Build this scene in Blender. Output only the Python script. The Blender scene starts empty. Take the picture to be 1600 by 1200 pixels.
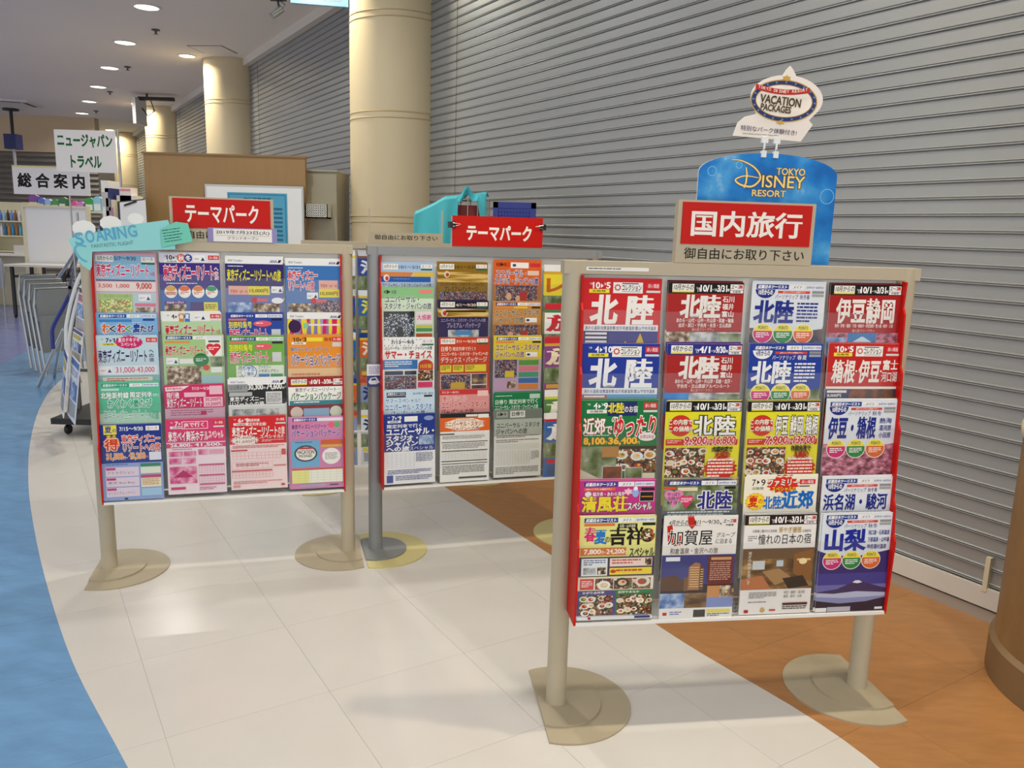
import bpy, bmesh, math, random
import numpy as np
from mathutils import Vector, Matrix
random.seed(7)
S = bpy.context.scene
COL = S.collection

# ------------------------------------------------------------------ camera
FPX = 1250.0
VP = (614.0, 7200.0)                      # vanishing point of the verticals
H = 1.45
_d = np.array([VP[0]-800, VP[1]-600, FPX]); _dn = _d/np.linalg.norm(_d)
_up = -_dn
_y = np.array([0, 0, 1.0]); _y = _y-_up*(_y@_up); _y /= np.linalg.norm(_y)
RW = np.stack([np.cross(_y, _up), _y, _up])          # world = RW @ (right, down, forward)
cam = bpy.data.cameras.new('camera'); cam.sensor_width = 36; cam.lens = FPX/1600*36
cam.clip_start = 0.05; cam.clip_end = 200
co = bpy.data.objects.new('camera', cam); COL.objects.link(co)
m = Matrix.Identity(4)
for i in range(3):
    m[i][0] = RW[i, 0]; m[i][1] = -RW[i, 1]; m[i][2] = -RW[i, 2]
m.translation = (0, 0, H)
co.matrix_world = m
S.camera = co

# ------------------------------------------------------------------ world, exposure
w = bpy.data.worlds.new('world'); S.world = w; w.use_nodes = True
w.node_tree.nodes['Background'].inputs[0].default_value = (1.0, .995, .99, 1)
w.node_tree.nodes['Background'].inputs[1].default_value = 0.95
S.view_settings.view_transform = 'Standard'; S.view_settings.look = 'None'
S.view_settings.gamma = 1; S.view_settings.exposure = 0.42; S.view_settings.use_curve_mapping = False
S.cycles.use_denoising = True
S.cycles.max_bounces = 5; S.cycles.diffuse_bounces = 3; S.cycles.glossy_bounces = 2; S.cycles.use_adaptive_sampling = True; S.cycles.adaptive_threshold = .02; S.cycles.transparent_max_bounces = 16
S.cycles.sample_clamp_indirect = 6

# ------------------------------------------------------------------ helpers
def ray(u, v): return RW @ np.array([u-800, v-600, FPX])
def pt(u, v, Y):
    r = ray(u, v); p = r*(Y/r[1]); return Vector((p[0], p[1], p[2]+H))
def fl(u, v, z=0.0):
    r = ray(u, v); t = (z-H)/r[2]; return Vector((r[0]*t, r[1]*t, z))

def lin(c):
    c /= 255.0
    return c/12.92 if c <= .04045 else ((c+.055)/1.055)**2.4
def rgb(h):
    h = h.lstrip('#')
    if len(h) == 3: h = ''.join(a*2 for a in h)
    return tuple(lin(int(h[i:i+2], 16)) for i in (0, 2, 4))+(1,)
MATS = {}
def mat(h, rough=.45, metal=0, spec=.5, name=None, noise=0, nscale=8, bump=0, stretch=None, rnd=0, coat=0):
    key = (h, rough, metal, spec, noise, nscale, bump, stretch, rnd, coat)
    if key in MATS: return MATS[key]
    M = bpy.data.materials.new(name or 'mat_'+h.strip('#')); M.use_nodes = True
    nt = M.node_tree; b = nt.nodes['Principled BSDF']
    b.inputs['Base Color'].default_value = rgb(h); b.inputs['Roughness'].default_value = rough
    b.inputs['Metallic'].default_value = metal; b.inputs['Specular IOR Level'].default_value = spec
    b.inputs['Coat Weight'].default_value = coat; b.inputs['Coat Roughness'].default_value = .15
    if noise or bump or rnd:
        tc = nt.nodes.new('ShaderNodeTexCoord'); mp = nt.nodes.new('ShaderNodeMapping')
        nt.links.new(tc.outputs['Object'], mp.inputs[0])
        if stretch: mp.inputs['Scale'].default_value = stretch
        nz = nt.nodes.new('ShaderNodeTexNoise'); nz.inputs['Scale'].default_value = nscale
        nz.inputs['Detail'].default_value = 6; nz.inputs['Roughness'].default_value = .6
        nt.links.new(mp.outputs[0], nz.inputs['Vector'])
        last = None
        if noise or rnd:
            hsv = nt.nodes.new('ShaderNodeHueSaturation'); hsv.inputs['Color'].default_value = rgb(h)
            mr = nt.nodes.new('ShaderNodeMapRange')
            mr.inputs['From Min'].default_value = .25; mr.inputs['From Max'].default_value = .75
            mr.inputs['To Min'].default_value = 1-noise; mr.inputs['To Max'].default_value = 1+noise
            nt.links.new(nz.outputs['Fac'], mr.inputs['Value'])
            src = mr.outputs[0]
            if rnd:
                oi = nt.nodes.new('ShaderNodeObjectInfo'); ma = nt.nodes.new('ShaderNodeMath'); ma.operation = 'MULTIPLY_ADD'
                nt.links.new(oi.outputs['Random'], ma.inputs[0]); ma.inputs[1].default_value = rnd; ma.inputs[2].default_value = -rnd/2
                ad = nt.nodes.new('ShaderNodeMath'); ad.operation = 'ADD'
                nt.links.new(src, ad.inputs[0]); nt.links.new(ma.outputs[0], ad.inputs[1]); src = ad.outputs[0]
            nt.links.new(src, hsv.inputs['Value'])
            nt.links.new(hsv.outputs[0], b.inputs['Base Color'])
        if bump:
            bp = nt.nodes.new('ShaderNodeBump'); bp.inputs['Strength'].default_value = bump; bp.inputs['Distance'].default_value = .01
            nt.links.new(nz.outputs['Fac'], bp.inputs['Height']); nt.links.new(bp.outputs[0], b.inputs['Normal'])
    MATS[key] = M
    return M
def emis(h, s):
    key = ('em', h, s)
    if key in MATS: return MATS[key]
    M = bpy.data.materials.new('lamp_glow'); M.use_nodes = True; b = M.node_tree.nodes['Principled BSDF']
    b.inputs['Base Color'].default_value = rgb(h); b.inputs['Emission Color'].default_value = rgb(h); b.inputs['Emission Strength'].default_value = s
    MATS[key] = M; return M
def photo(name, cols, scale, kind='v', stretch=(1, 1, 1)):
    """flat print of a picture: coloured blotches"""
    key = ('ph', name)
    if key in MATS: return MATS[key]
    M = bpy.data.materials.new('print_'+name); M.use_nodes = True; nt = M.node_tree; b = nt.nodes['Principled BSDF']
    b.inputs['Roughness'].default_value = .4; b.inputs['Specular IOR Level'].default_value = .2
    tc = nt.nodes.new('ShaderNodeTexCoord'); mp = nt.nodes.new('ShaderNodeMapping'); mp.inputs['Scale'].default_value = stretch
    nt.links.new(tc.outputs['Object'], mp.inputs[0])
    if kind == 'v':
        t = nt.nodes.new('ShaderNodeTexVoronoi'); t.inputs['Scale'].default_value = scale
        nt.links.new(mp.outputs[0], t.inputs['Vector'])
        sp = nt.nodes.new('ShaderNodeSeparateColor'); nt.links.new(t.outputs['Color'], sp.inputs[0]); fac = sp.outputs[0]
    else:
        t = nt.nodes.new('ShaderNodeTexNoise'); t.inputs['Scale'].default_value = scale; t.inputs['Detail'].default_value = 5
        nt.links.new(mp.outputs[0], t.inputs['Vector'])
        mr = nt.nodes.new('ShaderNodeMapRange'); mr.inputs['From Min'].default_value = .3; mr.inputs['From Max'].default_value = .7
        nt.links.new(t.outputs['Fac'], mr.inputs['Value']); fac = mr.outputs[0]
    cr = nt.nodes.new('ShaderNodeValToRGB'); cr.color_ramp.interpolation = 'CONSTANT' if kind == 'v' else 'LINEAR'
    el = cr.color_ramp.elements
    while len(el) < len(cols): el.new(.5)
    for i, c in enumerate(cols):
        el[i].position = i/len(cols) if kind == 'v' else i/(len(cols)-1); el[i].color = rgb(c)
    nt.links.new(fac, cr.inputs[0]); nt.links.new(cr.outputs[0], b.inputs['Base Color'])
    MATS[key] = M; return M
PH = {
 'food': lambda: photo('food', ['#3a2a22', '#8a5a30', '#b8452c', '#e8ddc8', '#5c6b2c', '#2c2622', '#8a6a48', '#4a3a2e'], 190),
 'land': lambda: photo('land', ['#2e3d26', '#56683a', '#8a9a78', '#c9d0c4'], 18, 'n'),
 'flower': lambda: photo('flower', ['#4a2a30', '#8a4a5e', '#c97f98', '#e6b4c2'], 45, 'n', (1, 1, 1.6)),
 'night': lambda: photo('night', ['#1c1a2c', '#3a3458', '#6a5a50', '#d9b070'], 22, 'n'),
 'room': lambda: photo('room', ['#2c1e14', '#5c4226', '#8a6a40', '#c9a468'], 14, 'n', (1, 1, 2)),
 'autumn': lambda: photo('autumn', ['#2c3d5c', '#5a3a28', '#8a4a28', '#3d4a30'], 28, 'n'),
 'snow': lambda: photo('snow', ['#3a4048', '#7c858c', '#c9ced0', '#e8eaea'], 22, 'n'),
 'sky': lambda: photo('sky', ['#0d5cae', '#1269bc', '#1f7fd0', '#4ba0de', '#d5eaf6'], 6, 'n'),
 'crowd': lambda: photo('crowd', ['#1e2238', '#3c4668', '#6a4a4a', '#a04038', '#b8a890', '#2c3a5c', '#7c8cb0'], 230),
 'castle': lambda: photo('show', ['#141824', '#2c3448', '#6a7688', '#c9d3dc', '#1c2030'], 220),
 'cartoon': lambda: photo('cartoon', ['#8fae3c', '#e8d24c', '#c9dc8c', '#6a9a4a', '#f0e6b0', '#c97a5a'], 170),
 'brown': lambda: photo('brown', ['#2a1e16', '#5a4230', '#8a7258', '#c8b8a0', '#e6dccc'], 60, 'n'),
 'pinkp': lambda: photo('pinkp', ['#b01858', '#d8588c', '#eaa0bc', '#f6d8e2'], 30, 'n'),
 'greyp': lambda: photo('greyp', ['#5a5e60', '#8a8e90', '#c4c8c8', '#e2e4e4'], 30, 'n'),
 'bluep': lambda: photo('bluep', ['#28488c', '#5a7cb8', '#a0b8dc', '#dce6f4'], 30, 'n'),
 'stripe': lambda: photo('stripe', ['#d81c58', '#8a7ab0', '#e8d83c', '#a898c8'], 9, 'v', (6, 0, .6)),
}

class MB:
    """collects geometry for one mesh object"""
    def __init__(s): s.v = []; s.f = []; s.mi = []; s.mats = []
    def m(s, mt):
        if mt not in s.mats: s.mats.append(mt)
        return s.mats.index(mt)
    def add(s, vs, fs, mt):
        o = len(s.v); i = s.m(mt); s.v += [tuple(a) for a in vs]
        for f in fs: s.f.append(tuple(k+o for k in f)); s.mi.append(i)
        return s
    def box(s, a, b, mt, M=None):
        x0, y0, z0 = a; x1, y1, z1 = b
        vs = [(x0, y0, z0), (x1, y0, z0), (x1, y1, z0), (x0, y1, z0), (x0, y0, z1), (x1, y0, z1), (x1, y1, z1), (x0, y1, z1)]
        if M is not None: vs = [M @ Vector(p) for p in vs]
        return s.add(vs, [(3, 2, 1, 0), (4, 5, 6, 7), (0, 1, 5, 4), (1, 2, 6, 5), (2, 3, 7, 6), (3, 0, 4, 7)], mt)
    def prism(s, poly, z0, z1, mt, axis='z'):
        """poly: 2D points; extruded along an axis between z0 and z1"""
        n = len(poly)
        P = {'z': lambda p, t: (p[0], p[1], t), 'y': lambda p, t: (p[0], t, p[1]), 'x': lambda p, t: (t, p[0], p[1])}[axis]
        vs = [P(p, z0) for p in poly]+[P(p, z1) for p in poly]
        fs = [tuple(range(n))[::-1], tuple(range(n, 2*n))]+[(i, (i+1) % n, n+(i+1) % n, n+i) for i in range(n)]
        return s.add(vs, fs, mt)
    def lathe(s, prof, mt, n=32, c=(0, 0), cap=True):
        o = []
        for r, z in prof:
            for k in range(n):
                a = 2*math.pi*k/n; o.append((c[0]+r*math.cos(a), c[1]+r*math.sin(a), z))
        fs = []
        for j in range(len(prof)-1):
            for k in range(n): fs.append((j*n+k, j*n+(k+1) % n, (j+1)*n+(k+1) % n, (j+1)*n+k))
        if cap: fs += [tuple(range(n))[::-1], tuple(range((len(prof)-1)*n, len(prof)*n))]
        return s.add(o, fs, mt)
    def tube(s, path, r, mt, n=8):
        path = [Vector(p) for p in path]; rings = []
        for i, p in enumerate(path):
            t = (path[min(i+1, len(path)-1)]-path[max(i-1, 0)]).normalized()
            u = t.cross(Vector((0, 0, 1)))
            if u.length < 1e-3: u = t.cross(Vector((0, 1, 0)))
            u.normalize(); v = t.cross(u)
            rings.append([p+(u*math.cos(2*math.pi*k/n)+v*math.sin(2*math.pi*k/n))*r for k in range(n)])
        vs = [q for R in rings for q in R]; fs = []
        for i in range(len(path)-1):
            for k in range(n): fs.append((i*n+k, i*n+(k+1) % n, (i+1)*n+(k+1) % n, (i+1)*n+k))
        fs += [tuple(range(n))[::-1], tuple(range((len(path)-1)*n, len(path)*n))]
        return s.add(vs, fs, mt)
    def mesh(s, name):
        me = bpy.data.meshes.new(name); me.from_pydata(s.v, [], s.f)
        for q in s.mats: me.materials.append(q)
        me.polygons.foreach_set('material_index', s.mi); me.update()
        return me
    def build(s, name, parent=None, smooth=False, loc=None, rz=0, fix=True):
        me = s.mesh(name)
        if fix:
            b = bmesh.new(); b.from_mesh(me); bmesh.ops.recalc_face_normals(b, faces=b.faces); b.to_mesh(me); b.free()
        if smooth:
            for p in me.polygons: p.use_smooth = True
            try: me.set_sharp_from_angle(angle=math.radians(40))
            except Exception: pass
        return link(name, me, parent, loc, rz)
def link(name, me, parent=None, loc=None, rz=0):
    o = bpy.data.objects.new(name, me); COL.objects.link(o)
    if parent is not None: o.parent = parent
    if loc is not None: o.location = loc
    if rz: o.rotation_euler = (0, 0, rz)
    return o
def tag(o, label, cat, group=None):
    o['label'] = label; o['category'] = cat
    if group: o['group'] = group
    return o
def struct(o, label=None):
    o['kind'] = 'structure'
    if label: o['label'] = label
    return o
def thing(name, label, cat, loc=(0, 0, 0), rz=0, group=None):
    o = bpy.data.objects.new(name, None); COL.objects.link(o); o.empty_display_size = .1
    o.location = loc; o.rotation_euler = (0, 0, rz)
    return tag(o, label, cat, group)
def copy_tree(o, parent=None):
    c = o.copy(); COL.objects.link(c); c.parent = parent
    for ch in list(o.children): copy_tree(ch, c)
    return c

# ---- lettering: outlines of the built-in font turned into flat mesh
_tc = {}
def glyphs(s):
    if s in _tc: return _tc[s]
    c = bpy.data.curves.new('t', 'FONT'); c.body = s; c.size = 1; c.resolution_u = 3
    o = bpy.data.objects.new('t', c); me = bpy.data.meshes.new_from_object(o)
    n = len(me.vertices); v = np.zeros(n*3); me.vertices.foreach_get('co', v); v = v.reshape(-1, 3)[:, :2].copy()
    F = [tuple(p.vertices) for p in me.polygons]
    bpy.data.objects.remove(o); bpy.data.curves.remove(c); bpy.data.meshes.remove(me)
    # outward direction at every vertex, for bolder strokes
    cnt = {}
    for f in F:
        a = sum((v[f[i]][0]*v[f[(i+1) % len(f)]][1]-v[f[(i+1) % len(f)]][0]*v[f[i]][1]) for i in range(len(f)))
        g = f if a > 0 else f[::-1]
        for i in range(len(g)):
            e = (g[i], g[(i+1) % len(g)]); k = (min(e), max(e))
            cnt.setdefault(k, []).append(e)
    nrm = [[] for _ in range(n)]
    for k, es in cnt.items():
        if len(es) == 1:
            a, b = es[0]; d = v[b]-v[a]; L = np.hypot(*d)
            if L > 1e-9:
                q = np.array([d[1], -d[0]])/L; nrm[a].append(q); nrm[b].append(q)
    off = np.zeros((n, 2))
    for i, q in enumerate(nrm):
        if q:
            u = sum(q); L = np.hypot(*u)
            if L > 1e-6:
                u = u/L; cs = max(.45, float(u@q[0])); off[i] = u/cs
    _tc[s] = (v, F, off); return _tc[s]
class Print:
    """flat print in mm from the top-left corner of a sheet W x Hh mm (drawn size sx, sz in metres)"""
    def __init__(s, W=210, Hh=297, sx=.226, sz=.312, y=0.0, step=.00006):
        s.b = MB(); s.W = W; s.Hh = Hh; s.kx = sx/W; s.kz = sz/Hh; s.y = y; s.L = 0; s.st = step
    def p(s, x, y): return ((x-s.W/2)*s.kx, s.y-(s.L+1)*s.st, (s.Hh-y)*s.kz)
    def mt(s, c):
        if not isinstance(c, str): return c
        if c in PH: return PH[c]()
        return mat(c, .4, spec=.2)
    def P(s, pts, c):
        # clip to the sheet
        pts = [(min(max(x, 0), s.W), min(max(y, 0), s.Hh)) for x, y in pts]
        s.b.add([s.p(*q) for q in pts], [tuple(range(len(pts)))], s.mt(c)); s.L += 1
    def R(s, x, y, w, h, c): s.P([(x, y), (x, y+h), (x+w, y+h), (x+w, y)], c)
    def E(s, x, y, rx, ry, c, n=22, a0=0, a1=360):
        A = [math.radians(a0+(a1-a0)*k/n) for k in range(n+(a1-a0 < 360))]
        s.P([(x+rx*math.cos(a), y+ry*math.sin(a)) for a in A], c)
    def burst(s, x, y, rx, ry, c, n=14, k=.75):
        s.P([(x+rx*(1 if i % 2 else k)*math.cos(math.pi*i/n), y+ry*(1 if i % 2 else k)*math.sin(math.pi*i/n)) for i in range(2*n)], c)
    def ring(s, x, y, rx, ry, t, c, n=28):
        vs = []; fs = []
        for k in range(n):
            a = 2*math.pi*k/n
            vs += [s.p(x+rx*math.cos(a), y+ry*math.sin(a)), s.p(x+(rx-t)*math.cos(a), y+(ry-t)*math.sin(a))]
            j = (k+1) % n; fs.append((2*k, 2*j, 2*j+1, 2*k+1))
        s.b.add(vs, fs, s.mt(c)); s.L += 1
    def T(s, x, y, h, t, c, w=None, b=.02, o=None, ob=.07, sh=0, al='l', rot=0):
        """text with its cap box from y to y+h, fitted to width w"""
        v, F, off = glyphs(t)
        if not len(v): return
        lo = v.min(0); hi = v.max(0); cjk = any(ord(q) > 0x2000 for q in t)
        y0, y1 = (lo[1], hi[1]) if not cjk else (min(lo[1], -.05), max(hi[1], .8))
        k = h/(y1-y0); kx = k if w is None else w/(hi[0]-lo[0])
        ax = 0 if al == 'l' else -(hi[0]-lo[0])*kx/(2 if al == 'c' else 1)
        ca, sa = math.cos(rot), math.sin(rot)
        for bb, cc in ([(ob, o)] if o else [])+[(b, c)]:
            q = v+off*bb
            X = (q[:, 0]-lo[0])*kx+ax; Y = h-(q[:, 1]-y0)*k; X = X+sh*(h-Y)
            s.b.add([s.p(x+a*ca-d*sa, y+a*sa+d*ca) for a, d in zip(X, Y)], F, s.mt(cc)); s.L += 1
    def lines(s, x, y, w, h, n, c):
        """unreadable small print"""
        r = random.Random(int(x*31+y*7+n)); st = h/n; vs = []; fs = []
        for i in range(n):
            xx = x; yy = y+i*st; e = x+w*(1 if i < n-1 else r.uniform(.4, .95))
            while xx < e-2:
                L = min(r.uniform(4, 16), e-xx); k = len(vs)
                vs += [s.p(xx, yy), s.p(xx, yy+st*.5), s.p(xx+L, yy+st*.5), s.p(xx+L, yy)]; fs.append((k, k+1, k+2, k+3)); xx += L+r.uniform(1, 2.5)
        s.b.add(vs, fs, s.mt(c)); s.L += 1
    def grid(s, x, y, w, h, nx, ny, c, t=.7):
        vs = []; fs = []
        for a, b_, c_, d_ in [(x+w*i/nx-t/2, y, t, h) for i in range(nx+1)]+[(x, y+h*j/ny-t/2, w, t) for j in range(ny+1)]:
            k = len(vs); vs += [s.p(a, b_), s.p(a, b_+d_), s.p(a+c_, b_+d_), s.p(a+c_, b_)]; fs.append((k, k+1, k+2, k+3))
        s.b.add(vs, fs, s.mt(c)); s.L += 1
    def build(s, name, parent): return s.b.build(name, parent, fix=False)

# ------------------------------------------------------------------ the hall
CEIL = 3.8
DW = Vector((-.5323, .8465)); NW = Vector((-.8465, -.5323))     # along the shutter wall / from it into the hall
W0 = Vector((1.798, 3.092))
def wp(t, e, z): q = W0+DW*t+NW*e; return Vector((q.x, q.y, z))
WRZ = math.atan2(DW.y, DW.x)                                    # local x runs along the wall, local +y into the hall
PITCH = .0645

# floors: three zones of square tiles laid in line with the shutter wall
def curve_pts(P, n=8):
    out = []
    for i in range(len(P)-1):
        p0 = P[max(i-1, 0)]; p1 = P[i]; p2 = P[i+1]; p3 = P[min(i+2, len(P)-1)]
        for k in range(n):
            t = k/n
            out.append(tuple(.5*((2*p1[j])+(-p0[j]+p2[j])*t+(2*p0[j]-5*p1[j]+4*p2[j]-p3[j])*t*t+(-p0[j]+3*p1[j]-3*p2[j]+p3[j])*t**3) for j in (0, 1)))
    return out+[tuple(P[-1])]
blue = curve_pts([(-.5, 1.3), (-.76, 1.62), (-1.008, 1.926), (-1.336, 2.314), (-1.548, 2.587), (-1.831, 2.98), (-2.137, 3.425), (-2.523, 4.014), (-2.824, 4.504),
                  (-3.097, 4.972), (-3.457, 5.636), (-3.764, 6.26), (-4.092, 7.039), (-4.6, 8.6), (-5.3, 10.6), (-6.2, 12.6), (-7.5, 15), (-9, 18.5)], 4)
wood = curve_pts([(1.25, .9), (1.2, 1.4), (1.1, 1.9), (.97, 2.219), (.707, 2.609), (.549, 2.868), (.171, 3.517), (-.349, 4.38), (-.977, 5.418), (-1.6, 6.5), (-2.9, 8.6), (-5.2, 12.3), (-9, 18.5)], 4)
base = MB().box((-22, -3, -.06), (6, 30, -.004), mat('#a8a49c', .5)).build('floor'); struct(base, 'floor of the hall')
def zone(name, poly, mt, limit, near, label):
    bm = bmesh.new(); vs = [bm.verts.new((x, y, 0)) for x, y in poly]; bm.faces.new(vs)
    T = .485
    for nx, ny, o in ((DW.x, DW.y, 1.77), (NW.x, NW.y, -1.735)):
        for k in range(-60, 60):
            c = o+k*T
            g = bm.verts[:]+bm.edges[:]+bm.faces[:]
            bmesh.ops.bisect_plane(bm, geom=g, plane_co=(nx*c, ny*c, 0), plane_no=(nx, ny, 0), dist=1e-5)
    faces = sorted(bm.faces, key=lambda f: f.calc_center_median().length)
    root = None; rest = MB(); n = 0
    root = bpy.data.objects.new(name, None); COL.objects.link(root); struct(root, label)
    for f in faces:
        if f.calc_area() < 4e-4: continue
        c = f.calc_center_median(); pl = [(c.x+(v.co.x-c.x)*.9984, c.y+(v.co.y-c.y)*.9984) for v in f.verts]
        front = c.y > .8 and abs(c.x) < .75*c.y+.4
        if front and c.length < near and n < limit:
            n += 1
            MB().prism([(x-c.x, y-c.y) for x, y in pl], -.004, 0, mt).build('floor_tile', root, loc=(c.x, c.y, 0))
        else: rest.prism(pl, -.004, 0, mt)
    o = rest.build('floor_surface', root); o['kind'] = 'stuff'
    bm.free()
fwhite = mat('#d0cdc8', .22, noise=.035, nscale=3.0, rnd=.02, name='vinyl_white')
fblue = mat('#6b98c4', .22, noise=.16, nscale=5, rnd=.03, stretch=(1, 2.2, 1), name='vinyl_blue')
fwood = mat('#a97848', .28, noise=.14, nscale=6, rnd=.03, stretch=(1.2, 5, 1), name='vinyl_wood')
zone('floor_white', blue+wood[::-1], fwhite, 150, 8, 'white tiled walkway')
zone('floor_blue', [(-2.5, -1), (-8.3, 18.5)]+blue[::-1]+[(-.5, -1)], fblue, 130, 8, 'blue marbled floor area')
zone('floor_lavender', [(-20, -1), (-20, 18.5), (-8.3, 18.5), (-2.5, -1)], mat('#7d86b8', .22, noise=.14, nscale=5, rnd=.03, stretch=(1, 2.2, 1), name='vinyl_lavender'), 60, 12, 'lavender floor area beyond the blue band')
zone('floor_wood', wood+[tuple(W0+DW*17), tuple(W0+DW*-8), (3, -2), (1.25, -2)], fwood, 130, 8, 'orange wood-look floor along the shutters')

# ceiling and far walls
cm = mat('#e8e3da', .85, noise=.02, nscale=.6, name='ceiling_paint')
struct(MB().box((-26, -4, CEIL), (8, 34, CEIL+.1), cm).build('ceiling'), 'flat off-white ceiling')
struct(MB().box((-26, 19.4, 3.0), (-9.9, 19.6, CEIL), mat('#cdb694', .8, name='bulkhead_paint')).build('trim_2'), 'beige bulkhead above the far shutters')
struct(MB().box((-26, 28, 0), (-6, 28.2, CEIL), mat('#e9e2cf', .8)).build('wall_far'), 'pale wall at the far end')
slm = mat('#9ea1a2', .38, metal=.35, noise=.03, nscale=2, name='shutter_slat')
slf = mat('#8f8a84', .45, metal=.3, name='far_shutter')
# far shutter in the back wall: rows of slats too small to single out beyond the first ones
fw = bpy.data.objects.new('wall_back', None); COL.objects.link(fw); struct(fw, 'far grey roller shutter behind the information desk')
b0 = MB()
for k in range(24):
    z = k*.125; b0.add([(-24, 19.5, z), (-9.9, 19.5, z), (-9.9, 19.38, z+.03), (-24, 19.38, z+.03), (-9.9, 19.45, z+.125), (-24, 19.45, z+.125)], [(0, 1, 2, 3), (3, 2, 4, 5)], slf)
o = b0.build('slat_rows', fw); o['kind'] = 'stuff'

# roller shutters along the right side, one per bay, every slat of the near bays its own piece
prof = [(-.004, 0), (.0, .0012), (.0065, .002), (.0078, .004), (.0072, .0062), (.002, .0074), (.002, .0092), (.0072, .0104), (.0078, .0122), (.006, .0142), (.001, .016), (.0006, .04), (.0, .0622), (-.004, .0626), (-.004, .0645)]
T0, TS, CR = -.74, 5.95, .42
NSL = int((CEIL-.14)/PITCH)
gm = mat('#cfcbc0', .5, name='guide_rail_paint')
for bay in range(-1, 4):
    ta = T0+bay*TS+.33; tb = T0+(bay+1)*TS-.33; L = tb-ta
    root = bpy.data.objects.new('wall_right', None); COL.objects.link(root)
    q = wp(ta, 0, 0); root.location = q; root.rotation_euler = (0, 0, WRZ)
    struct(root, ['grey roller shutter beside the camera', 'grey roller shutter nearest the front rack', 'grey roller shutter beyond the first cream column', 'grey roller shutter beyond the second column', 'farthest grey roller shutter'][bay+1])
    sb = MB()
    n = len(prof)
    sb.add([(0, y, z) for y, z in prof]+[(L, y, z) for y, z in prof], [(i, i+1, n+i+1, n+i) for i in range(n-1)], slm)
    me = sb.mesh('slat')
    for p in me.polygons: p.use_smooth = False
    if bay in (0, 1):
        for k in range(NSL):
            link('slat', me, root, (0, 0, .14+k*PITCH))
    else:
        rb = MB()
        for k in range(NSL): rb.add([(x, y, z+.14+k*PITCH) for x, y, z in sb.v], sb.f, slm)
        o = rb.build('slat_rows', root, fix=False); o['kind'] = 'stuff'
    rb = MB().box((0, -.01, .0), (L, .012, .045), mat('#b9b7b0', .35, metal=.4)).box((0, -.01, .055), (L, .02, .135), mat('#d6d3cc', .45))
    rb.box((0, -.01, .045), (L, .006, .055), mat('#55534f', .5)); rb.build('bottom_rail', root)
    for x0 in (-.03, L-.03): MB().box((x0, -.03, 0), (x0+.06, .035, CEIL), gm).build('guide_rail', root)
    MB().box((0, -.03, CEIL-.1), (L, .09, CEIL), mat('#d9d5cb', .6)).build('head_trim', root)
    MB().box((0, -.03, 0), (L, -.012, CEIL), mat('#3a3836', .7)).build('shutter_backing', root)
    MB().tube([(L-.55, .009, .14), (L-.55, .009, CEIL-.1)], .0016, mat('#2c2a28', .6), 6).build('guide_wire', root)
    if bay == 0: MB().box((.232, 0, .12), (.25, .022, .26), mat('#d8d0b4', .5)).build('lock_cover', root)
# columns
colm = mat('#cfc1a0', .7, noise=.05, nscale=1.6, bump=.03, stretch=(1, 1, .35), name='column_paint')
rib = mat('#b8a67c', .7)
brown = mat('#8a6a42', .5, noise=.22, nscale=5, bump=.25, stretch=(2.2, 2.2, 1.1), name='stone_look_wrap')
cdesc = ['cream round column with stone-look wrap at the right edge', 'large cream round column behind the racks', 'second cream column along the shutters', 'third cream column along the shutters', 'fourth cream column along the shutters']
for k in range(5):
    q = wp(T0+k*TS, .125, 0)
    c = bpy.data.objects.new('column', None); COL.objects.link(c); c.location = q; tag(c, cdesc[k], 'column', 'columns along the shutter wall')
    if k == 0:
        MB().lathe([(CR+.004, .13), (CR+.004, .83)], brown, 64).build('wrap', c, smooth=True)
        MB().lathe([(CR+.02, 0), (CR+.02, .12), (CR+.004, .135)], mat('#7c6242', .5, noise=.15, nscale=6), 64).build('plinth', c, smooth=True)
        MB().lathe([(CR+.006, .83), (CR+.014, .84), (CR+.014, .87), (CR+.002, .885)], colm, 64).build('collar_ring', c, smooth=True)
        MB().lathe([(CR, .88), (CR, CEIL)], colm, 64).build('shaft', c, smooth=True)
    else:
        zs = [0, 1.45, 2.55, 3.3]
        MB().lathe([(CR, 0), (CR, CEIL)], colm, 64).build('shaft', c, smooth=True)
        for z in (1.5, 2.37, 3.17):
            for dz in (0, .05): MB().lathe([(CR+.001, z+dz), (CR+.004, z+dz+.003), (CR+.004, z+dz+.008), (CR+.001, z+dz+.011)], rib, 64, cap=False).build('joint_line', c, smooth=True)
        MB().lathe([(CR+.012, CEIL-.02), (CR+.012, CEIL-.001)], colm, 64).build('top_collar', c, smooth=True)

# ------------------------------------------------------------------ ceiling fittings and lamps
def downlight(x, y, label, power, r=.16, col='#fffaf2', es=9, spread=150):
    t = thing('downlight', label, 'ceiling light', (x, y, CEIL), 0, 'recessed downlights')
    MB().lathe([(r*.8, .0), (r, -.002), (r, -.008), (r*.8, -.01)], mat('#e8e4dc', .4), 28, cap=False).build('trim_ring', t, smooth=True)
    MB().lathe([(.001, .0), (r*.8, -.004)], emis(col, es), 28, cap=False).build('lens', t, smooth=True)
    L = bpy.data.lights.new('downlight_lamp', 'AREA'); L.shape = 'DISK'; L.size = r*.8; L.energy = power; L.color = rgb(col)[:3]; L.spread = math.radians(spread)
    o = bpy.data.objects.new('downlight_lamp', L); COL.objects.link(o); o.parent = t; o.location = (0, 0, -.02)
    return t
rowA = Vector((-4.18, 9.5)); sA = Vector((-1.118, 1.826))
for k in range(-6, 7):
    q = rowA+sA*k
    downlight(q.x, q.y, 'recessed downlight in the left ceiling row, %s' % (['nearest in view', 'second in view', 'third in view', 'fourth in view', 'fifth in view', 'sixth in view', 'farthest in view'][k] if k >= 0 else 'above the walkway out of view'), 15, es=3.0)
rowB = Vector((-4.77, 12.07)); sB = Vector((-2.985, 4.865))
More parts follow.
